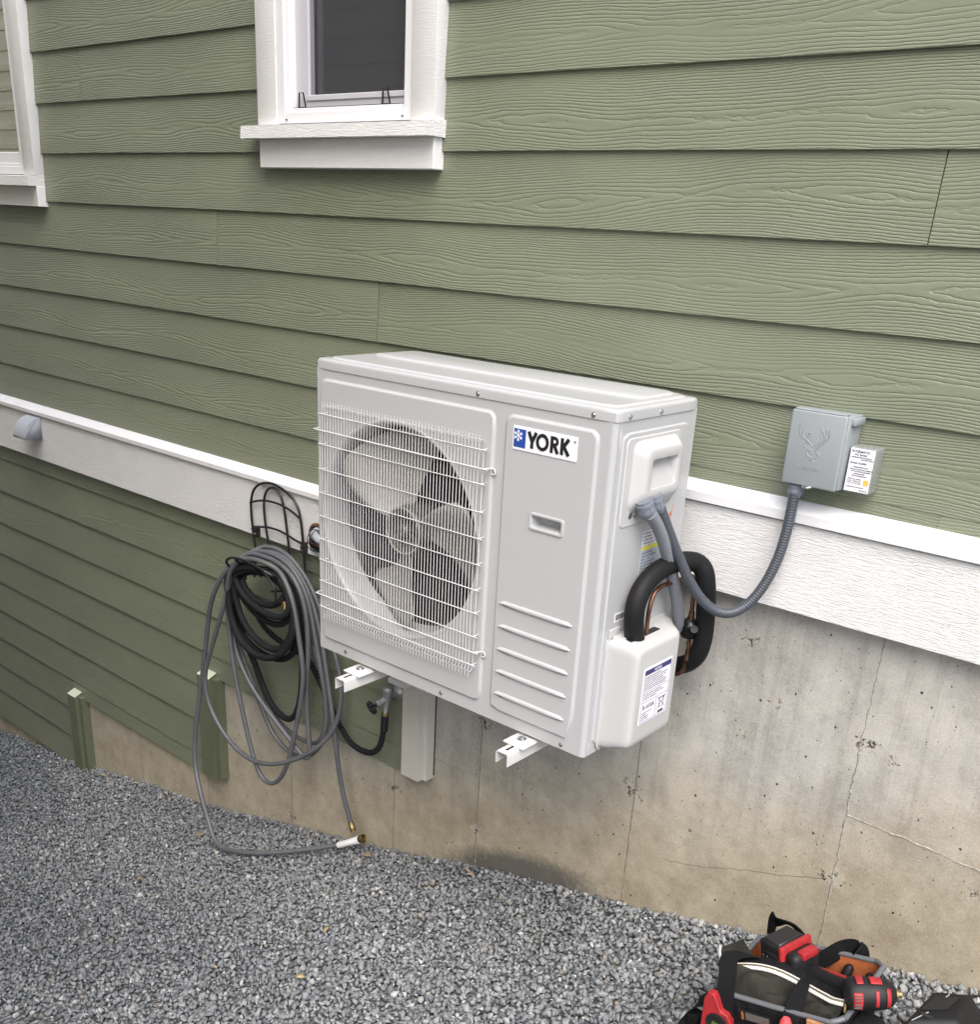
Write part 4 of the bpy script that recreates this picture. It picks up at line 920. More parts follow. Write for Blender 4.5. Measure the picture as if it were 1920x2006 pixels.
# line set coming out of the wall behind the unit
t = empty("wall_sleeve", (-.535, -.03, -1.215), "open wall sleeve left of the unit with taped pipes passing through", "pipe")
mb = MB(); mb.lathe((-.530, -.026, -1.214), (0, -1, 0), [(0, .046), (.006, .046), (.008, .042), (.008, .036), (-.01, .036)], 36, cap=False); mb.build("foam_ring", plain("aged_spray_foam", (.10, .055, .025), .9, noise=.6, nscale=40, bump=.003, bscale=60), t)
mb = MB(); mb.cyl((-.530, -.0300, -1.214), (-.530, -.0310, -1.214), .038, n=32); mb.build("sleeve_opening", m_dark, t)
MB().tube([(-.53, -.03, -1.226), (-.515, -.055, -1.226), (-.47, -.075, -1.224), (-.40, -.085, -1.224), (-.1, -.085, -1.22)], .023, 24).build("insulated_line", m_foam, t)
MB().tube([(-.53, -.032, -1.196), (-.51, -.062, -1.195), (-.47, -.085, -1.197), (-.40, -.095, -1.20), (-.1, -.09, -1.20)], .014, 20).build("white_line", plain("pale_cable_jacket", (.40, .42, .47), .4), t)
MB().tube([(-.52, -.05, -1.216), (-.495, -.092, -1.216), (-.45, -.103, -1.216), (-.1, -.10, -1.214)], .0048, 10).build("copper_line", m_copper, t)
mb = MB(); 
for xx in (-.492, -.478): mb.tube([(xx, -.080 - .030 * math.cos(a), -1.211 + .038 * math.sin(a)) for a in [i * PI / 9 for i in range(18)]], .0016, 6, closed=True, sub=1)
mb.build("cable_tie", m_blackplastic, t)
# ------------------------------------------------------------------ disconnect box
m_grey = plain("grey_plastic_box", (.26, .285, .295), .42, noise=.02, nscale=5)
t = empty("disconnect_box", (1.21, -.04, -.69), "grey electrical disconnect box with raised deer head emblem", "electrical box")
mb = MB(); mb.box(1.157, -.070, -.691, 1.283, .004, -.528, .003, 2); mb.build("enclosure", m_grey, t)
mb = MB(); mb.box(1.152, -.081, -.692, 1.280, -.069, -.526, .004, 3); mb.box(1.158, -.079, -.5265, 1.274, -.050, -.5225, .0015, 1)
cvr = mb.build("hinged_cover", m_grey, t)
mb = MB(); mb.box(1.282, -.062, -.547, 1.293, -.006, -.531, .003, 2); mb.build("hinge_block", m_grey, t)
em = MB(); eo = (1.152, -.0806, -.692)
DEER = [[(0.0447,0.1016),(0.0349,0.1066),(0.0276,0.1152),(0.0239,0.1254),(0.0239,0.1345)],[(0.0518,0.099),(0.0409,0.106),(0.0345,0.1119),(0.0311,0.1201),(0.0316,0.1266)],[(0.0296,0.1187),(0.0294,0.1263),(0.0289,0.1359)],[(0.0344,0.1124),(0.0346,0.1227),(0.0358,0.132)],[(0.0396,0.1106),(0.0455,0.1162),(0.0505,0.12),(0.0563,0.1153),(0.0567,0.1067),(0.0543,0.1007)],[(0.0426,0.1063),(0.0471,0.1117),(0.0505,0.117)],[(0.0651,0.0929),(0.0764,0.1028),(0.0865,0.108),(0.094,0.1145),(0.0972,0.1249),(0.0946,0.134)],[(0.0749,0.0939),(0.0844,0.1018),(0.0945,0.1098)],[(0.0826,0.1072),(0.0833,0.1193),(0.0758,0.135)],[(0.0868,0.1117),(0.0877,0.1243),(0.0838,0.1371)],[(0.0934,0.1176),(0.0929,0.1268),(0.0894,0.1332)],[(0.0758,0.104),(0.0769,0.1141),(0.0735,0.12)],[(0.0833,0.1193),(0.0748,0.1288),(0.0727,0.1354)],[(0.04,0.0951),(0.047,0.0977),(0.0537,0.0972),(0.061,0.0914),(0.067,0.0945),(0.075,0.0965),(0.0774,0.0934),(0.0699,0.0867),(0.0678,0.0814)],[(0.0397,0.0942),(0.0464,0.0874),(0.0579,0.0806),(0.0544,0.0869),(0.0463,0.0922)],[(0.055,0.0905),(0.0557,0.0824),(0.0629,0.0753),(0.0595,0.0679)],[(0.0567,0.0687),(0.0662,0.065),(0.0758,0.0703),(0.0787,0.0755),(0.0704,0.0799)],[(0.0755,0.0919),(0.0743,0.0824),(0.0787,0.0755)],[(0.0494,0.0564),(0.0494,0.0676),(0.0504,0.0734),(0.0571,0.0666)],[(0.0565,0.0582),(0.0635,0.0629),(0.0704,0.057)],[(0.0749,0.0681),(0.0746,0.0581)],[(0.0604,0.0835),(0.0661,0.0822)]]
for q_ in DEER: em.tube([(eo[0] + a_, eo[1], eo[2] + h_) for a_, h_ in q_], .00125, 6, sub=3)
put_text(em, "DIVERSITECH", .0092, (eo[0] + .0300, eo[1] - .0006, eo[2] + .0390), UX, UZ, extrude=.0006, offset=.0001)
em.build("raised_emblem", m_grey, cvr, 60)
hp = MB(); hp.lathe((1.2145, -.0775, -.6925), (0, 0, -1), [(0, .011), (.0015, .011), (.0018, .006), (.004, .006)], 16); hp.tube([(1.203, -.079, -.6905), (1.209, -.085, -.692), (1.220, -.085, -.692), (1.226, -.079, -.6905)], .0014, 6); hp.build("hasp", m_steel, cvr)
# surge protector
t = empty("surge_protector", (1.318, -.035, -.69), "clear cased surge protector with white label beside the grey box", "surge protector")
m, k, b = newmat("smoky_clear_plastic"); b.inputs['Base Color'].default_value = (.34, .35, .34, 1); b.inputs['Roughness'].default_value = .22; b.inputs['Alpha'].default_value = .5; m_clear = m
mb = MB(); mb.box(1.2855, -.050, -.692, 1.346, .004, -.589, .006, 3); mb.build("case", m_clear, t)
mb = MB(); mb.box(1.2815, -.040, -.692, 1.2865, -.004, -.596, .002, 1); mb.build("side_flange", m_clear, t)
mb = MB(); mb.box(1.289, -.0512, -.688, 1.3435, -.0501, -.593, .0004, 1); lbx = mb.build("label", m_label, t)
tm = MB(); LZ = -.593
for i, (txt, sz, ox, dz) in enumerate([("INTERMATIC", .0072, .003, .009), ("AG Series", .0068, .010, .0155), ("SURGE PROTECTIVE DEVICE", .0036, .004, .0205), ("INDOOR/OUTDOOR", .0030, .026, .0245), ("Model: AG3000", .0056, .004, .0335), ("SURGE INDICATION", .0036, .012, .0415), ("RED LIGHT INDICATES CURRENTLY", .0032, .006, .0465), ("NOT PROTECTED EQUIPMENT", .0032, .009, .0510), ("LINE/LOAD SIDE", .0034, .015, .0560), ("REPLACE IMMEDIATELY", .0032, .012, .0605), ("120/240 VAC, 50/60 Hz", .0032, .004, .0680), ("In 10 kA   SCCR 25 kA", .0032, .004, .0725), ("TYPE 1 and TYPE 2 SPD", .0032, .004, .0770), ("SUITABLE FOR OUTDOOR USE", .0028, .004, .0855), ("MADE IN U.S.A.", .0028, .034, .0915)]):
    put_text(tm, txt, sz, (1.289 + ox, -.0514, LZ - dz), UX, UZ, extrude=.0001, offset=.00012)
tm.build("label_text", m_ink, lbx, smooth=False)
om = MB(); om.box(1.3295, -.0516, -.6715, 1.3410, -.0511, -.6590); om.build("orange_mark", plain("orange_ink", (.85, .45, .10), .5), lbx, smooth=False)
# ------------------------------------------------------------------ vent hood on the belly band
t = empty("vent_hood", (-2.59, -.03, -1.16), "grey wall vent hood on the white belly band", "vent")
m_hood = plain("light_grey_plastic", (.36, .38, .42), .45)
hx0, hx1, hz1, hz0 = -2.560, -2.452, -1.085, -1.178; mb = MB(); N = 12
arc = [(-.031 - .085 * math.sin(PI / 2 * i / N) , hz1 - .006 - (hz1 - hz0) * (1 - math.cos(PI / 2 * i / N))) for i in range(N + 1)]
for a, c in zip(arc, arc[1:]): mb.quad((hx0, *a), (hx1, *a), (hx1, *c), (hx0, *c))
for x in (hx0, hx1): mb.add([(x, -.031, hz0 - .004)] + [(x, *a) for a in arc], [tuple(range(N + 2))])
o = mb.build("hood", m_hood, t, 50); sm = o.modifiers.new("thick", 'SOLIDIFY'); sm.thickness = .002
MB().box(hx0 - .004, -.034, hz0 - .010, hx1 + .004, -.030, hz1 + .0, .001, 1).build("wall_plate", m_hood, t)
MB().cyl((-2.506, -.034, -1.135), (-2.506, -.0345, -1.135), .036, n=28).build("duct_opening", m_dark, t)
# ------------------------------------------------------------------ hose rack
m_iron = plain("black_painted_wire", (.010, .010, .011), .35)
t = empty("hose_hanger", (-.72, -.04, -1.25), "black wire hose hanger screwed to the white belly band", "hose hanger")
mb = MB(); ro = relax(P['rack_outer'], 2); ri = relax(P['rack_inner'], 2)
mb.tube(ro, .0047, 10); mb.tube(ri, .0045, 10); mb.tube(relax(P['rack_c1'], 1), .0042, 10); mb.tube(relax(P['rack_c2'], 1), .0042, 10)
mb.build("wire_frame", m_iron, t, 70)
mb = MB()
for k_ in ('lip_l1', 'lip_l2', 'lip_l3'): mb.tube(P[k_], .0050, 10)
for y in (-.06, -.10, -.14, -.18):
    mb.tube([(-.862, y, -1.445), (-.850, y, -1.385), (-.79, y, -1.345), (-.72, y, -1.334), (-.65, y, -1.345), (-.592, y, -1.385), (-.580, y, -1.445)], .0042, 8)
for x, z in ((-.855, -1.41), (-.79, -1.345), (-.72, -1.334), (-.65, -1.345), (-.588, -1.41)): mb.tube([(x, -.045, z), (x, -.12, z), (x, -.195, z + .012)], .0042, 8)
mb.build("arm_cage", m_iron, t, 70)
MB().box(-.875, -.048, -1.290, -.853, -.030, -1.250, .001, 1).build("mounting_tab", m_iron, t); MB().box(-.605, -.048, -1.290, -.583, -.030, -1.250, .001, 1).build("mounting_tab", m_iron, t)
for x in (-.864, -.594):
    for z in (-1.260, -1.278): screw(t, (x, -.0482, z), (0, -1, 0), .004)
# hoses
m_hose = plain("grey_rubber_hose", (.095, .098, .106), .42, noise=.12, nscale=14)
m_hoseb = plain("black_fabric_hose", (.010, .011, .013), .75, spec=.25, noise=.35, nscale=300, bump=.0006, bscale=420)
t = empty("garden_hose", (-.72, -.1, -1.33), "long grey garden hose coiled on the wire hanger trailing onto gravel", "hose")
G = relax(P['g1'] + [(-.887, -.30, -2.520), (-.800, -.315, -2.512), (-.700, -.300, -2.486), (-.600, -.262, -2.462), (-.500, -.200, -2.432), (-.415, -.140, -2.405), (-.345, -.095, -2.378)], 1)
MB().tube(G, .0094, 14, sub=6).build("trailing_strand", m_hose, t, 70)
for k_ in ('g2', 'g3', 'g4', 'g5'): MB().tube(relax(P[k_], 1), .0090, 14, closed=True, sub=6).build("hose_coil", m_hose, t, 70)
MB().tube(relax(P['g6'], 1), .0091, 14).build("hanging_strand", m_hose, t, 70)
MB().tube(relax(P['g7'], 1), .0086, 12).build("hose_coil", m_hose, t, 70)
e0, e1 = Vector((-.352, -.100, -2.382)), Vector((-.245, -.060, -2.318)); dv = (e1 - e0).normalized()
mb = MB(); mb.lathe(e0, dv, [(0, .0110), (.004, .0128), (.06, .0128), (.095, .0150), (.100, .0150), (.102, .012)], 24); mb.build("white_sleeve", plain("white_vinyl_sleeve", (.74, .74, .76), .4), t)
p0 = e0 + dv * .100; mb = MB(); mb.lathe(p0, dv, [(0, .013), (.008, .0135), (.010, .0165), (.024, .0170), (.025, .0145), (.018, .0125), (.004, .0120)], 24, cap=False); mb.cyl(p0 + dv * .003, p0 + dv * .004, .0120, n=20); mb.build("brass_coupling", m_brass, t, 40)
q0 = Vector(P['g6'][0]); q1 = Vector(P['g6'][1]); dv = (q0 - q1).normalized()
mb = MB(); mb.lathe(q0 - dv * .004, dv, [(0, .0095), (.002, .0115), (.018, .0115), (.020, .0130), (.026, .0130), (.028, .0110), (.038, .0108), (.039, .008)], 20); mb.build("brass_coupling", m_brass, t, 40)
t = empty("soaker_hose", (-.72, -.15, -1.4), "black fabric hose coiled inside the grey hose on the hanger", "hose")
for k_, r in (('b1', .0125), ('b2', .0120), ('b3', .0120), ('b5', .0115), ('b7', .0115), ('b6', .0115)): MB().tube(relax(P[k_], 1), r, 14, closed=True, sub=6).build("hose_coil", m_hoseb, t, 70)
MB().tube(relax(P['b4'], 1), .0120, 14).build("hose_end", m_hoseb, t, 70)
mb = MB(); mb.lathe((-.572, -.150, -1.440), (.35, -.1, -1), [(0, .008), (.002, .012), (.014, .012), (.015, .0145), (.032, .0145), (.033, .011)], 20); mb.build("brass_coupling", m_brass, t)
# faucet and its ribbed leader hose
m_galv = plain("dull_cast_zinc", (.36, .36, .35), .45, metal=.6, noise=.15, nscale=40)
t = empty("outdoor_faucet", (-.155, -.02, -1.70), "grey metal outdoor faucet with black knob on the green siding", "faucet")
mb = MB(); mb.lathe((-.145, -.002, -1.697), (0, -1, 0), [(0, .027), (.004, .0275), (.007, .025), (.012, .018), (.016, .014), (.050, .0125)], 28)
mb.lathe((-.146, -.058, -1.722), (0, .12, 1), [(-.010, .011), (.0, .0140), (.020, .0160), (.036, .0170), (.046, .0215), (.054, .0215), (.060, .0190), (.063, .011)], 28)
mb.lathe((-.147, -.060, -1.706), (-.35, -1, -.45), [(0, .0135), (.025, .0125), (.030, .0140), (.036, .0140), (.040, .008)], 24)
mb.lathe((-.146, -.060, -1.728), (.02, -.10, -1), [(0, .0115), (.020, .0110), (.028, .0125)], 24)
mb.build("faucet_body", m_galv, t, 45)
kd = Vector((-.35, -1, -.45)).normalized(); kb = Vector((-.147, -.060, -1.706)) + kd * .040; mb = MB()
mb.cyl(kb, kb + kd * .012, .0055, n=14)
qk = kd.to_track_quat('Z', 'Y')
for i in range(6):
    a = 2 * PI * i / 6; mb.cyl(kb + kd * .010 + qk @ Vector(((.0165) * math.cos(a), .0165 * math.sin(a), 0)), kb + kd * .026 + qk @ Vector((.0175 * math.cos(a), .0175 * math.sin(a), 0)), .0082, .0070, n=12)
mb.cyl(kb + kd * .010, kb + kd * .028, .017, .013, n=20); mb.build("knob", plain("gloss_black_knob", (.006, .006, .007), .3, spec=.3), t, 40)
mb = MB(); mb.lathe((-.1450, -.0630, -1.754), (.02, -.10, -1), [(0, .0135), (.002, .0140), (.012, .0140), (.014, .0125)], 20); mb.build("brass_collar", m_brass, t)
t = empty("leader_hose", (-.15, -.07, -1.78), "short black ribbed hose curving down from the outdoor faucet", "hose")
RB = P['ribbed'][:-3] + [(-.190, -.078, -1.936), (-.158, -.078, -1.900), (-.148, -.074, -1.862), (-.1455, -.070, -1.825)]
MB().tube(relax(RB, 1), .0098, 14, rib=.34, ribp=.0115).build("ribbed_tube", m_hoseb, t, 70)
mb = MB(); mb.lathe((-.1446, -.0645, -1.766), (-.01, -.06, -1), [(0, .0130), (.004, .0135), (.060, .0135), (.064, .0105)], 20); mb.build("grip_sleeve", m_blackplastic, t)
# ------------------------------------------------------------------ gravel
def ground_mat():
    m, k, b = newmat("gravel_bed"); geo = k.new("ShaderNodeNewGeometry").outputs['Position']
    v = k.new("ShaderNodeTexVoronoi"); k.put(v.inputs['Vector'], geo); v.inputs['Scale'].default_value = 55
    sc = k.new("ShaderNodeSeparateColor"); k.put(sc.inputs[0], v.outputs['Color'])
    base = k.mix(sc.outputs[0], (.055, .058, .062), (.24, .245, .25))
    k.put(b.inputs['Base Color'], base); b.inputs['Roughness'].default_value = .9
    k.put(b.inputs['Normal'], k.bump(v.outputs['Distance'], .02, 1.0)); return m
NX, NY = 160, 70; vs = []; fs = []
xs = np.concatenate([np.linspace(-60, -6, 16)[:-1], np.linspace(-6, 4, NX), np.linspace(4, 60, 16)[1:]]); ys = np.concatenate([[.5, .25], np.linspace(.08, -3.2, NY), np.linspace(-3.2, -60, 14)[1:]])
for y in ys:
    for x in xs:
        h = .012 * math.sin(x * 2.1 + y * 1.3) * math.sin(y * 2.7 + .5) + .006 * math.sin(x * 5.7 - y * 4.1) if y > -4 else 0
        vs.append((x, y, ground_z(x) - .016 + h))
w = len(xs); fs = [(j * w + i, j * w + i + 1, (j + 1) * w + i + 1, (j + 1) * w + i) for j in range(len(ys) - 1) for i in range(w - 1)]
mb = MB(); mb.add(vs, fs); o = mb.build("ground", ground_mat(), None); tag(o, kind='structure')
def stones():
    m, k, b = newmat("crushed_rock"); at = k.new("ShaderNodeAttribute"); at.attribute_name = "tone"; tc = k.new("ShaderNodeTexCoord").outputs['Object']
    n = k.noise(tc, 90, 4, .65); n2 = k.noise(tc, 380, 2, .6)
    v = k.math('ADD', at.outputs['Fac'], k.math('MULTIPLY_ADD', n, .26, -.13)); v = k.math('ADD', v, k.math('MULTIPLY_ADD', n2, .12, -.06))
    col = k.ramp(v, [(0, (.030, .035, .042)), (.35, (.100, .110, .120)), (.65, (.195, .207, .217)), (.88, (.29, .30, .305)), (1, (.42, .42, .41))])
    at2 = k.new("ShaderNodeAttribute"); at2.attribute_name = "warm"
    col = k.mix(at2.outputs['Fac'], col, (.26, .215, .15)); k.put(b.inputs['Base Color'], col); b.inputs['Roughness'].default_value = .85
    b.inputs['Specular IOR Level'].default_value = .25
    k.put(b.inputs['Normal'], k.bump(n2, .0010, .8))
    shapes = []
    for s in range(28):
        bm = bmesh.new(); npt = random.choice([9, 10, 11, 12, 13])
        for _ in range(npt):
            d = Vector(RNG.normal(size=3)).normalized() * random.uniform(.80, 1.08); bm.verts.new((d.x * 1.05, d.y * .92, d.z * .78))
        r = bmesh.ops.convex_hull(bm, input=bm.verts[:]); bmesh.ops.delete(bm, geom=[g_ for g_ in r['geom_interior'] if isinstance(g_, bmesh.types.BMVert)], context='VERTS')
        bmesh.ops.triangulate(bm, faces=bm.faces[:]); bmesh.ops.bevel(bm, geom=bm.edges[:], offset=.07, segments=1, profile=.5, affect='EDGES', clamp_overlap=True) if s % 2 == 0 else None
        bmesh.ops.triangulate(bm, faces=bm.faces[:]); bm.verts.index_update()
        shapes.append((np.array([v.co[:] for v in bm.verts]), np.array([[v.index for v in f.verts] for f in bm.faces]))); bm.free()
    V = []; F = []; T = []; WM = []; off = 0; pos = []
    def area(n, x0, x1, y0, y1, lay):
        x = RNG.uniform(x0, x1, n); y = RNG.uniform(y0, y1, n)
        for a, c in zip(x, y): pos.append((a, c, lay))
    sp = .0132
    gx, gy = np.meshgrid(np.arange(-5.2, 2.35, sp), np.arange(-2.0, .03, sp))
    # only the strip the photograph looks along, wider on the near side
    gx = gx.ravel() + RNG.uniform(-.0075, .0075, gx.size); gy = gy.ravel() + RNG.uniform(-.0075, .0075, gy.size)
    lim = -(.62 + .34 * np.clip(.9 - gx, 0, 4)) - .25
    keep = (gy > lim)
    gx, gy = gx[keep], gy[keep]
    N_ = gx.size
    size = np.clip(RNG.lognormal(math.log(.0090), .25, N_), .0045, .0175)
    size *= np.interp(gx, [-4, -1, 1.5], [.92, .98, 1.08])
    groups = RNG.integers(0, len(shapes), N_)
    q = RNG.normal(size=(N_, 4)); q[:, 0] += 1.2; q /= np.linalg.norm(q, axis=1)[:, None]
    a_, b_, c_, d_ = q.T
    Rm = np.stack([np.stack([1 - 2 * (c_**2 + d_**2), 2 * (b_ * c_ - a_ * d_), 2 * (b_ * d_ + a_ * c_)], -1), np.stack([2 * (b_ * c_ + a_ * d_), 1 - 2 * (b_**2 + d_**2), 2 * (c_ * d_ - a_ * b_)], -1), np.stack([2 * (b_ * d_ - a_ * c_), 2 * (c_ * d_ + a_ * b_), 1 - 2 * (b_**2 + c_**2)], -1)], 1)
    gz = np.array([ground_z(x) for x in gx]); gz += .012 * np.sin(gx * 2.1 + gy * 1.3) * np.sin(gy * 2.7 + .5) + .006 * np.sin(gx * 5.7 - gy * 4.1)
    gz += RNG.uniform(-.011, .004, N_) - .004
    # the tone of the bed varies in soft waves
    mottle = .5 + .5 * np.sin(gx * 2.3 + 1.2 * np.sin(gy * 3.1)) * np.cos(gy * 2.9 + gx * .9)
    tone = np.clip(RNG.normal(.66, .13, N_) + (RNG.random(N_) < .04) * .26 - .15 * mottle + np.interp(gx, [-4, -1, 0.3, 1.8], [.02, .05, .08, .17]), 0, 1)  # light fading towards the left is painted into the stone tones
    warm = (RNG.random(N_) < .02) * RNG.uniform(.2, .8, N_)
    sc3 = size[:, None] * np.stack([RNG.uniform(.95, 1.2, N_), RNG.uniform(.85, 1.1, N_), RNG.uniform(.75, 1.0, N_)], 1)
    for g_ in range(len(shapes)):
        idx = np.where(groups == g_)[0]; v0, f0 = shapes[g_]
        if not len(idx): continue
        vv = v0[None] * sc3[idx][:, None, :]; vv = np.einsum('nij,nkj->nki', Rm[idx], vv) + np.stack([gx[idx], np.minimum(gy[idx], .012 - size[idx] * .0), gz[idx]], 1)[:, None, :]
        nv = len(v0); V.append(vv.reshape(-1, 3)); F.append((f0[None] + (off + nv * np.arange(len(idx)))[:, None, None]).reshape(-1, 3)); off += nv * len(idx)
        T.append(np.repeat(tone[idx], nv)); WM.append(np.repeat(warm[idx], nv))
    V = np.concatenate(V).astype('f'); F = np.concatenate(F).astype('i'); T = np.concatenate(T).astype('f'); WM = np.concatenate(WM).astype('f')
    me = bpy.data.meshes.new("gravel"); me.vertices.add(len(V)); me.vertices.foreach_set('co', V.ravel()); me.loops.add(F.size); me.loops.foreach_set('vertex_index', F.ravel())
    me.polygons.add(len(F)); me.polygons.foreach_set('loop_start', np.arange(0, F.size, 3, dtype='i')); me.update(calc_edges=True); me.materials.append(m)
    for nm, arr in (('tone', T), ('warm', WM)):
        at_ = me.attributes.new(nm, 'FLOAT', 'POINT'); at_.data.foreach_set('value', arr)
    o = bpy.data.objects.new("gravel", me); COL.objects.link(o); tag(o, "loose grey crushed rock gravel along the wall", "gravel", kind='stuff')
    print("stones", N_, "tris", len(F))
stones()
# dry leaf and wood bits on the gravel
m_chip = plain("pale_wood_chip", (.40, .31, .22), .8, noise=.3, nscale=60); m_leaf = plain("dry_leaf", (.30, .24, .12), .8, noise=.4, nscale=50)
def debris(x, y, L, w_, mat, name, rz):
    mb = MB(); n = 7; vs = []
    for i in range(n + 1):
        t_ = i / n; ww = w_ * math.sin(PI * min(.97, max(.06, t_))) ** .7; h = .006 * math.sin(PI * t_)
        vs += [(-L / 2 + L * t_, -ww, h + .002), (-L / 2 + L * t_, ww, h), (-L / 2 + L * t_, 0, h - .001)]
    fs = []
    for i in range(n): a = 3 * i; fs += [(a, a + 3, a + 5, a + 2), (a + 2, a + 5, a + 4, a + 1)]
    z = ground_z(x) + .012 * math.sin(x * 2.1 + y * 1.3) * math.sin(y * 2.7 + .5) + .010
    mt = Matrix.Translation((x, y, z)) @ Matrix.Rotation(rz, 4, 'Z') @ Matrix.Rotation(random.uniform(-.3, .3), 4, 'X'); mb.add([mt @ Vector(v) for v in vs], fs)
    o = mb.build(name, mat, None, 60); s_ = o.modifiers.new("thick", 'SOLIDIFY'); s_.thickness = .0014 if name == 'dry_leaf' else .004; return o
for x, y, L, rz, lab in ((-2.20, -.05, .050, .4, "longest pale wood splinter at the foot of the concrete right of the leftmost post"), (-2.12, -.07, .040, -.5, "crooked wood splinter touching the longest one near the leftmost post"), (-1.93, -.03, .035, .9, "wood chip below the concrete seam between the two green posts"), (-1.66, -.03, .030, .1, "tiny wood chip at the wall foot left of the second green post"), (.245, -.04, .040, -.2, "orange brown wood chip at the wall below the fan end of the unit"), (.275, -.06, .028, .5, "short wood sliver just in front of the orange brown chip below the unit"), (-3.3, -.35, .05, 0.2, "wood chip alone on the gravel at the left edge")):
    tag(debris(x, y, L, .006, m_chip, "wood_chip", rz), lab, "wood chip", "wood chips along the foot of the wall")
for x, y, L, rz, lab in ((-.90, -.62, .045, .3, "curled dry leaf on open gravel in front of the trailing hose bend"), (-2.9, -.35, .04, -.6, "dry leaf on the gravel far left below the siding"), (-1.05, -.25, .035, 1.0, "dry leaf beside the hose where it reaches the gravel"), (-1.9, -.95, .03, .5, "small dry leaf on the gravel near the lower left corner"), (-.20, -.09, .036, .8, "dry leaf on the gravel just right of the brass hose coupling"), (.10, -.55, .03, 2.0, "dry leaf on open gravel below the brass hose coupling"), (.25, -.78, .03, .7, "dry leaf near the bottom edge midway across the gravel")):
    tag(debris(x, y, L, .008, m_leaf, "dry_leaf", rz), lab, "leaf", "dry leaves scattered on the gravel")
# ------------------------------------------------------------------ tool bag and tools
def LH(x, y, h): return Vector((x, y, -2.315 + .275 * x + h))
m_canvas = plain("black_canvas", (.007, .007, .008), .85, spec=.2, noise=.4, nscale=60, bump=.004, bscale=45)
m_olive = plain("dark_olive_canvas", (.026, .025, .020), .9, spec=.2, noise=.35, nscale=25, bump=.006, bscale=26)
m_web = plain("black_webbing", (.006, .0065, .0075), .85, spec=.2, bump=.0012, bscale=700)
m_orange = plain("orange_lining", (.36, .105, .03), .8, noise=.2, nscale=20, bump=.002, bscale=40)
m_piping = plain("grey_piping", (.11, .115, .125), .5)
m_zip = plain("silver_zipper", (.62, .60, .56), .4, noise=.25, nscale=400)
m_red = plain("red_tool_plastic", (.30, .016, .020), .5, noise=.25, nscale=45)
m_tool = plain("black_tool_rubber", (.008, .0085, .0095), .55, spec=.35, noise=.25, nscale=50, bump=.0003, bscale=500)
m_tool2 = plain("black_tool_plastic", (.012, .012, .013), .35)
bag = empty("tool_bag", LH(1.55, -.41, 0), "open black tool bag with orange lining and silver zipper standing on the gravel", "tool bag")
bx0, bx1, by0, by1, bh = 1.388, 1.676, -.545, -.285, .212
def brr(ins, n=6): return rrect(bx0 + ins, by0 + ins, bx1 - ins, by1 - ins, max(.004, .035 - ins), n)
def loft(mb, loops, close=False):
    n = len(loops[0]); vs = [v for l in loops for v in l]
    fs = [(k * n + i, k * n + (i + 1) % n, (k + 1) * n + (i + 1) % n, (k + 1) * n + i) for k in range(len(loops) - 1) for i in range(n)]
    if close: fs.append(tuple(range((len(loops) - 1) * n, len(loops) * n)))
    mb.add(vs, fs)
def sag(x, y): return -.018 * math.sin(PI * max(0, min(1, (x - bx0) / (bx1 - bx0)))) * (1 if y < -.4 else .5)
mb = MB(); loft(mb, [[LH(x, y, h + (sag(x, y) if h > .1 else 0)) for x, y in brr(i)] for i, h in ((.0, -.03), (-.004, .06), (-.006, .12), (.0, bh))]); mb.build("outer_shell", m_canvas, bag, 50)
mb = MB(); loft(mb, [[LH(x, y, h + (sag(x, y) if h > .1 else 0)) for x, y in brr(i)] for i, h in ((.007, bh), (.010, .12), (.012, .04))], True); mb.build("lining", m_orange, bag, 50)
mb = MB(); mb.tube([LH(x, y, bh + sag(x, y)) for x, y in brr(.003)], .0062, 10, closed=True, sub=2); mb.build("rim_piping", m_piping, bag, 70)
# canvas top, folded open over the front half
mb = MB(); NU, NV = 60, 24
def zipc(t): return (1.398 + .262 * t, -.497 + .034 * math.sin(PI * min(1, t * 1.1)) - .008 * t * t, .238 + .006 * math.sin(7 * t) - .012 * t)
vs = []
for i in range(NU + 1):
    t = i / NU; zx, zy, zh = zipc(t)
    for j in range(NV + 1):
        s_ = j / NV; x = bx0 + .012 + (bx1 - bx0 - .03) * t; fy = by0 + .010; fh = bh - .020 + sag(x, -.5)
        px_, py_, ph_ = x + (zx - x) * s_, fy + (zy - fy) * s_, fh + (zh - fh) * s_
        ph_ += .026 * math.sin(PI * s_) * (.6 + .4 * math.sin(5 * t + 1)) - .011 * math.sin(11 * t + 5 * s_) * math.sin(PI * s_) + .006 * math.sin(23 * t - 9 * s_) * math.sin(PI * s_)
        vs.append(LH(px_, py_, ph_))
w = NV + 1; mb.add(vs, [(i * w + j, (i + 1) * w + j, (i + 1) * w + j + 1, i * w + j + 1) for i in range(NU) for j in range(NV)]); mb.build("canvas_top", m_olive, bag, 80)
mb = MB(); vs = []
for i in range(NU + 1):
    t = i / NU; zx, zy, zh = zipc(t)
    for j in range(6):
        s_ = j / 5; vs.append(LH(zx + .004 * s_, zy + .012 + .095 * s_, zh + .003 + .010 * math.sin(PI * s_) + .007 * math.sin(13 * t + 6 * s_) * s_ - .060 * s_ * s_))
mb.add(vs, [(i * 6 + j, (i + 1) * 6 + j, (i + 1) * 6 + j + 1, i * 6 + j + 1) for i in range(NU) for j in range(5)]); mb.build("inner_flap", m_canvas, bag, 80)
mb = MB(); cn = [LH(1.343, -.415, .222), LH(1.372, -.365, .226), LH(1.425, -.430, .232), LH(1.375, -.475, .225)]
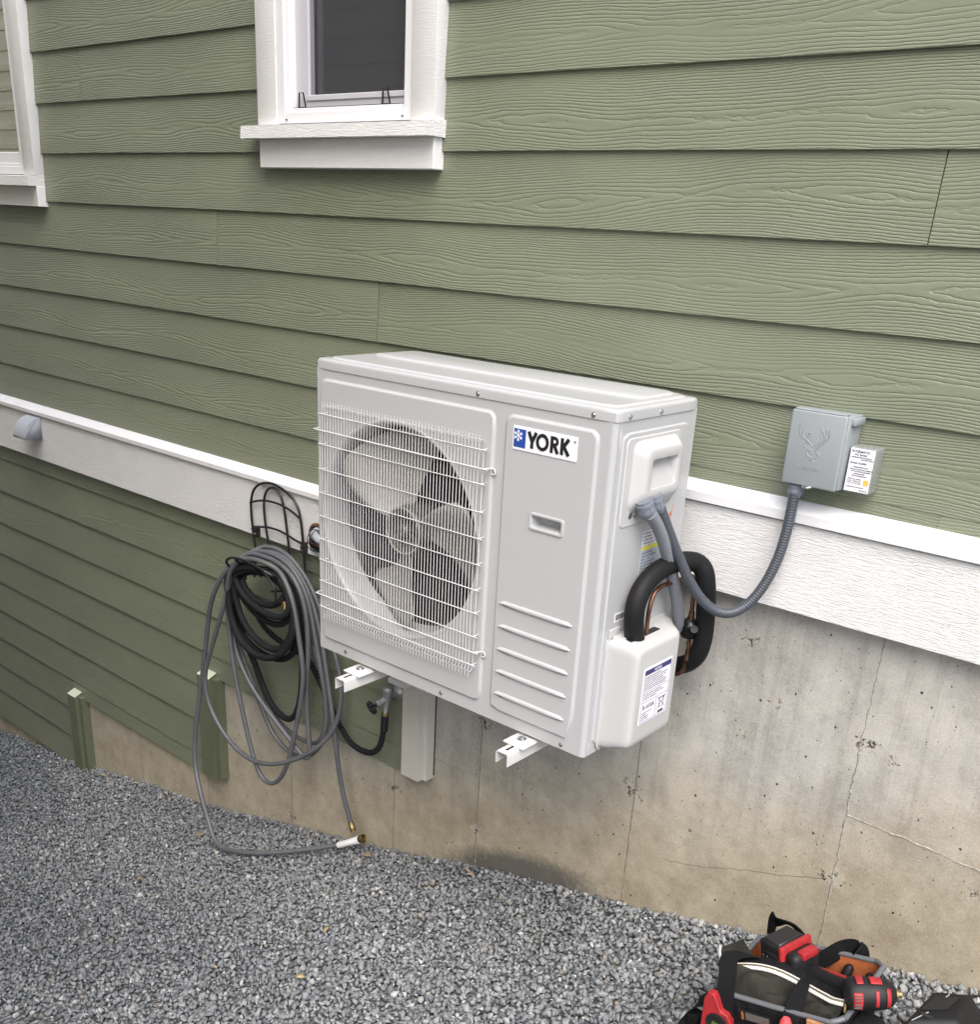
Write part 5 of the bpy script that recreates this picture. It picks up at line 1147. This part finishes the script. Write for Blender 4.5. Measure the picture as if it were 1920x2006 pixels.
mb.add(cn + [c + Vector((0, 0, .010)) for c in cn], [(0, 1, 2, 3), (4, 5, 6, 7), (0, 1, 5, 4), (1, 2, 6, 5), (2, 3, 7, 6), (3, 0, 4, 7)]); mb.build("folded_corner", m_olive, bag, 30)
mb = MB(); a, c = cn[0] + Vector((-.002, -.001, .012)), cn[3] + Vector((-.002, -.001, .012)); mb.tube([a, (a + c) / 2 + Vector((-.003, 0, .002)), c], .0035, 8); mb.build("zipper_end", m_zip, bag)
def ribbon(mb, pts, wid, w0, th=.0022, sub=6, w1=None):
    P_ = smooth(pts, sub); n = len(P_); vs = []; wid = Vector(wid).normalized()
    for i in range(n):
        t = (P_[min(i + 1, n - 1)] - P_[max(i - 1, 0)]).normalized(); wv = (wid - wid.dot(t) * t).normalized(); nn = t.cross(wv); ww = w0 + ((w1 or w0) - w0) * i / (n - 1)
        for a, b_ in ((-1, -1), (1, -1), (1, 1), (-1, 1)): vs.append(P_[i] + wv * a * ww / 2 + nn * b_ * th / 2)
    fs = [(i * 4 + j, i * 4 + (j + 1) % 4, (i + 1) * 4 + (j + 1) % 4, (i + 1) * 4 + j) for i in range(n - 1) for j in range(4)] + [(3, 2, 1, 0), tuple(range(4 * n - 4, 4 * n))]
    mb.add(vs, fs)
mb = MB(); zp = [LH(*zipc(t / 20)) + Vector((0, 0, .005)) for t in range(21)]; ribbon(mb, zp, (0, 1, .3), .016, .003, 3); mb.build("zipper", m_zip, bag, 50)
mb = MB(); ribbon(mb, [p + Vector((0, .001, .0025)) for p in zp], (0, 1, .3), .0035, .003, 3); mb.build("zipper_teeth", plain("dark_brass_teeth", (.22, .19, .13), .4, metal=.6), bag, 50)
mb = MB(); e = zp[-1]; mb.tube([e, e + Vector((.004, -.006, .002)), e + Vector((.010, -.022, -.004))], .0028, 8); mb.build("zipper_pull", m_brass, bag)
mb = MB(); ribbon(mb, [LH(1.455, -.545 - .008, .03), LH(1.440, by0 - .010, .12), LH(1.428, by0 - .008, .20), LH(1.414, -.530, .250), LH(1.400, -.495, .268), LH(1.420, -.455, .258), LH(1.455, -.425, .225)], (1, 0, .2), .040, .003); mb.build("webbing_handle", m_web, bag, 60)
mb = MB(); ribbon(mb, [LH(1.572, by0 - .012, .03), LH(1.574, by0 - .012, .12), LH(1.575, by0 - .008, .19), LH(1.572, -.522, .230), LH(1.568, -.492, .246), LH(1.565, -.474, .244)], (1, 0, .1), .052, .003, w1=.018); mb.build("webbing_handle", m_web, bag, 60)
mb = MB(); ribbon(mb, [LH(1.405, -.262, .14), LH(1.398, -.262, .20), LH(1.402, -.272, .246), LH(1.425, -.292, .262), LH(1.465, -.300, .258), LH(1.50, -.295, .22)], (.5, -.5, .5), .036, .003); mb.build("webbing_handle", m_web, bag, 60)
mb = MB(); ribbon(mb, [LH(1.515, -.325, .165), LH(1.550, -.305, .198), LH(1.575, -.288, .222), LH(1.598, -.278, .228), LH(1.612, -.274, .208), LH(1.614, -.274, .17)], (.7, .3, -.5), .040, .003); mb.build("webbing_handle", m_web, bag, 60)
mb = MB(); mb.box(0, -.003, 0, .078, 0, .026, .001, 1, mat=Matrix.Translation(LH(1.466, by0 - .0085, .158)) @ Matrix.Rotation(-math.atan(.275), 4, 'Y')); nb_ = mb.build("badge_plate", m_canvas, bag)
BMt = Matrix.Translation(LH(1.466, by0 - .0120, .158)) @ Matrix.Rotation(-math.atan(.275), 4, 'Y')
mb = MB(); mb.box(.020, -.0006, .004, .075, 0, .022, mat=BMt); mb.build("grey_plate", plain("smoked_grey_plate", (.10, .09, .085), .3), nb_, smooth=False)
mb = MB(); put_text(mb, "KLEIN", .0072, BMt @ Vector((.0150, -.0005, .003)), BMt.to_3x3() @ Vector((0, 0, 1)), BMt.to_3x3() @ Vector((-1, 0, 0)), extrude=.0002, offset=.0003); mb.build("badge_text", m_orange, nb_, smooth=False)
mb = MB(); mb.box(1.674, -.558, -1.88, 1.735, -.430, -1.665, .016, 3); sp_ = mb.build("end_pocket", m_canvas, bag)
mb = MB(); mb.box(1.7352, -.550, -1.785, 1.7370, -.469, -1.683, .0006, 1); op = mb.build("logo_patch", m_orange, sp_)
mb = MB(); mb.box(1.7368, -.547, -1.782, 1.7376, -.472, -1.686); mb.build("patch_field", m_canvas, op, smooth=False)
mb = MB(); put_text(mb, "KLEIN", .024, (1.7378, -.483, -1.774), (0, 0, 1), (0, -1, 0), extrude=.0003, offset=.0006); put_text(mb, "TOOLS", .020, (1.7378, -.515, -1.770), (0, 0, 1), (0, -1, 0), extrude=.0003, offset=.0005); mb.build("patch_text", m_label, op, smooth=False)
mb = MB(); ribbon(mb, [LH(1.382, -.50, .16), LH(1.350, -.52, .13), LH(1.335, -.53, .08), LH(1.350, -.56, .03)], (.3, .6, .6), .030, .003); mb.box(1.338, -.535, -1.865, 1.366, -.500, -1.835, .004, 2); mb.build("side_strap", m_web, bag, 50)
mb = MB(); mb.box(1.47, -.345, -1.86, 1.63, -.290, -1.745, .012, 3); mb.build("inner_pocket", m_canvas, bag)
mb = MB(); mb.box(1.60, -.52, -1.86, 1.665, -.42, -1.735, .015, 3); mb.build("inner_pocket", m_canvas, bag)
for px_, py_, pr_, ph_ in ((1.590, -.330, .012, .200), (1.640, -.350, .009, .205)):
    mb = MB(); mb.lathe(LH(px_, py_, ph_ - .12), (0.12, .25, 1), [(0, pr_ * .7), (.02, pr_), (.09, pr_), (.112, pr_ * .9), (.12, pr_ * .5)], 16)
    tag(mb.build("hand_tool", m_tool, None, 40), {1.590: "thick black tool grip in the back of the bag below the rear strap", 1.640: "thin black tool grip at the back right inside the tool bag"}[px_], "hand tool")
# impact driver lying across the bag
dd = Vector((.94, -.34, .20)).normalized(); e2 = Vector((.34, .94, .09)); e2 = (e2 - e2.dot(dd) * dd).normalized(); e3 = dd.cross(e2)
drv = empty("impact_driver", LH(1.56, -.40, .22), "red and black cordless impact driver lying across the open tool bag", "power tool")
DM = Matrix.Identity(4); O_ = LH(1.448, -.402, .150)
for i, v in enumerate((dd, e2, e3)):
    for j in range(3): DM[j][i] = v[j] * 1.17
for j in range(3): DM[j][3] = O_[j]
mb = MB(); mb.box(.000, .000, .000, .054, .076, .104, .007, 3, mat=DM); mb.box(.010, -.004, .020, .050, .010, .085, .003, 2, mat=DM); bat = mb.build("battery", m_tool, drv, 40)
mb = MB()
for k_ in range(4): mb.box(.012 + .010 * k_, -.0065, .026, .017 + .010 * k_, -.002, .078, .0012, 1, mat=DM)
mb.box(.006, .006, .103, .048, .070, .1065, .002, 1, mat=DM); mb.build("battery_ridges", m_tool2, bat, 40)
mb = MB(); mb.box(.052, -.003, -.003, .062, .079, .108, .004, 2, mat=DM); mb.build("red_collar", m_red, drv, 40)
mb = MB(); mb.box(.060, .002, .004, .092, .072, .100, .013, 3, mat=DM); mb.box(.070, -.002, .010, .084, .004, .034, .002, 1, mat=DM); mb.build("tool_foot", m_tool, drv, 40)
MB().box(.066, -.0045, .014, .076, -.0010, .030, .001, 1, mat=DM).build("red_insert", m_red, drv, 40); MB().box(.078, .020, .088, .096, .060, .104, .003, 2, mat=DM).build("red_insert", m_red, drv, 40)
hs = DM @ Vector((.085, .037, .052)); he = LH(1.672, -.455, .232)
mb = MB(); mb.tube([hs, hs.lerp(he, .35) + Vector((0, 0, .003)), hs.lerp(he, .7), he], .0225, 20, rf=lambda t: 1.15 - .35 * math.sin(PI * min(1, t * 1.15)) * .6); mb.build("grip", m_tool, drv, 60)
ha = Vector((.80, .56, .10)).normalized(); HK = .86; hc = LH(1.694, -.462, .244)
up_ = Vector((0, 0, 1)); up_ = (up_ - up_.dot(ha) * ha).normalized(); ws = ha.cross(up_)
mb = MB(); mb.tube([hs + Vector((0, 0, .020)), hs.lerp(he, .5) + Vector((.0, .004, .021)), he + Vector((0, .0, .024))], .0055, 8); mb.build("grip_stripe", m_red, drv, 60)
mb = MB(); mb.lathe(hc - ha * .058 * HK, ha, [(a * HK, b_ * HK) for a, b_ in [(-.004, .020), (.0, .031), (.008, .038), (.030, .0405), (.055, .0385), (.060, .0395), (.090, .036), (.108, .028), (.116, .018)]], 32); mb.build("motor_housing", m_tool, drv, 50)
def shell(a0, a1, s0, s1, r, mat, name, n=10, m_=5, th=.002):
    mb = MB(); vs = []
    for i in range(n + 1):
        for j in range(m_ + 1):
            a = math.radians(a0 + (a1 - a0) * i / n); s_ = s0 + (s1 - s0) * j / m_; rr = np.interp(s_, [0, .008, .030, .055, .090, .108], [.031, .038, .0405, .0390, .0365, .0285]) + r
            vs.append(hc - ha * .058 * HK + ha * s_ * HK + (up_ * math.cos(a) + ws * math.sin(a)) * rr * HK)
    w = m_ + 1; mb.add(vs, [(i * w + j, (i + 1) * w + j, (i + 1) * w + j + 1, i * w + j + 1) for i in range(n) for j in range(m_)])
    o = mb.build(name, mat, drv, 60); s_ = o.modifiers.new("thick", 'SOLIDIFY'); s_.thickness = th; return o
vside = 1 if ws.dot(Vector((0, -1, 0))) > 0 else -1
shell(vside * 48, vside * 112, .010, .032, .0022, m_red, "vent_panel")
shell(vside * -20, vside * 20, .020, .036, .0022, m_red, "top_panel"); shell(vside * -16, vside * 18, .052, .080, .0022, m_red, "top_panel")
shell(vside * 40, vside * 100, .062, .070, .0022, m_red, "red_band"); shell(vside * 30, vside * 105, .088, .098, .0024, m_red, "red_band")
mb = MB()
for a in (58, 66, 74, 88, 96, 104):
    aa = math.radians(vside * a); c = hc - ha * .058 * HK + (up_ * math.cos(aa) + ws * math.sin(aa)) * .0425 * HK; mb.tube([c + ha * .011, c + ha * .025], .0013, 6, sub=1)
mb.build("vent_slots", m_tool2, drv)
mb = MB(); mb.lathe(hc + ha * .056 * HK, ha, [(0, .0130), (.006, .0120), (.008, .0075), (.014, .0070), (.015, .004)], 20); mb.build("chuck", m_brass, drv)
# red torpedo level clipped at the bag corner
lv = empty("torpedo_level", LH(1.42, -.555, .06), "red torpedo level with round black vial at the bag corner", "level")
LMt = Matrix.Translation(Vector((1.388, -.5600, -1.9)))
def LV(x, z): return (x, -.560, z)
out = [(1.392, -1.95), (1.388, -1.735), (1.394, -1.716), (1.408, -1.713), (1.416, -1.724), (1.430, -1.748), (1.446, -1.750), (1.456, -1.762), (1.460, -1.785), (1.458, -1.95)]
mb = MB(); n = len(out); cxm = sum(a for a, b_ in out) / n
f_ = [(x, -.572, z) for x, z in out]; bk = [(x, -.553, z) for x, z in out]
mb.add(f_ + bk, [tuple(range(n)), tuple(range(2 * n - 1, n - 1, -1))] + [(i, (i + 1) % n, n + (i + 1) % n, n + i) for i in range(n)])
o = mb.build("level_body", m_red, lv, 30); bv = o.modifiers.new("bev", 'BEVEL'); bv.width = .002; bv.segments = 2
mb = MB(); mb.lathe((1.428, -.571, -1.783), (0, -1, 0), [(0, .026), (.005, .026), (.006, .022), (.003, .020)], 32, cap=False); mb.cyl((1.428, -.5715, -1.783), (1.428, -.574, -1.783), .021, n=28); dl = mb.build("vial_ring", m_tool2, lv, 40)
mb = MB(); mb.cyl((1.418, -.577, -1.783), (1.438, -.577, -1.783), .0055, n=16); mb.build("vial", plain("green_vial", (.045, .07, .012), .25), dl)
# screwdriver handles in the front pocket
def driver_handle(x, h, r, col, col2, label):
    t = empty("screwdriver", LH(x, by0 - .022, .05), label, "screwdriver", "screwdrivers in the front pocket")
    b_ = LH(x, by0 - .024, h); mb = MB(); mb.lathe(b_ - Vector((0, 0, .10)), (0, 0, 1), [(0, r * .7), (.05, r * .95), (.08, r), (.092, r * .92), (.100, r * .60), (.1015, .0)], 20, cap=False); mb.build("handle", col, t, 50)
    mb = MB()
    for i in range(6):
        a = 2 * PI * i / 6; d = Vector((math.cos(a), math.sin(a), 0)) * r * .80; mb.tube([b_ - Vector((0, 0, .10)) + d, b_ - Vector((0, 0, .05)) + d * 1.12, b_ - Vector((0, 0, .022)) + d * 1.02], .0030, 8, sub=2)
    mb.build("grip_flute", col2, t)
    mb = MB(); mb.cyl(b_ - Vector((0, 0, .20)), b_ - Vector((0, 0, .10)), .003, n=10); mb.build("shaft", m_steel, t)
m_pink = plain("worn_red_handle", (.62, .075, .08), .4); m_yel = plain("yellow_handle_grip", (.75, .50, .05), .45)
driver_handle(1.508, .150, .0115, m_pink, m_pink, "small red screwdriver handle, lowest of the three in the bag pocket")
driver_handle(1.537, .172, .0118, m_pink, m_red, "red screwdriver handle standing in the middle of the three")
driver_handle(1.572, .205, .0128, m_pink, m_yel, "tallest screwdriver with red cap and yellow grip in the pocket")
mb = MB(); mb.box(-.024, -.004, -.08, .024, .004, .02, .001, 1, mat=Matrix.Translation(LH(1.636, by0 - .012, .188)) @ Matrix.Rotation(-.2, 4, 'Y'))
tag(mb.build("folding_rule", plain("worn_wood_rule", (.36, .18, .08), .7, noise=.35, nscale=90), None), "worn brown wooden rule end sticking up from the bag pocket", "rule")
# black charger on the gravel
ch = empty("battery_charger", LH(1.80, -.28, 0), "black plastic battery charger lying on gravel right of the bag", "charger")
mb = MB(); lo8 = []
base = [(1.742, -.400), (1.905, -.330), (1.880, -.175), (1.757, -.205)]; topq = [(1.752, -.345), (1.838, -.300), (1.838, -.190), (1.768, -.212)]
def cq(q, h): return [LH(x, y, h) for x, y in q]
vs = cq(base, -.02) + cq(base, .045) + cq(topq, .118)
mb.add(vs, [(3, 2, 1, 0), (8, 9, 10, 11)] + [(k_ * 4 + i, k_ * 4 + (i + 1) % 4, (k_ + 1) * 4 + (i + 1) % 4, (k_ + 1) * 4 + i) for k_ in range(2) for i in range(4)])
o = mb.build("charger_body", m_tool, ch, 30); bv = o.modifiers.new("bev", 'BEVEL'); bv.width = .009; bv.segments = 3
mb = MB(); q_ = [(1.766, -.300), (1.812, -.276), (1.822, -.222), (1.778, -.232)]; mb.add(cq(q_, .1175) + cq(q_, .1215), [(4, 5, 6, 7), (0, 1, 5, 4), (1, 2, 6, 5), (2, 3, 7, 6), (3, 0, 4, 7)]); o = mb.build("charging_dock", m_tool2, ch, 30)
mb = MB(); mb.box(*LH(1.770, -.318, .1125), *LH(1.812, -.309, .1130), .001, 1); mb.build("dock_slot", m_dark, ch)
mb = MB(); mb.tube([LH(1.800, -.221, .1235), LH(1.797, -.235, .1235)], .0012, 6, sub=1); mb.build("panel_line", plain("scuffed_grey_line", (.30, .30, .30), .5), ch)
MB().tube([LH(1.782, -.300, .1195), LH(1.762, -.345, .1195)], .0012, 6, sub=1).build("panel_line", bpy.data.materials["scuffed_grey_line"], ch)
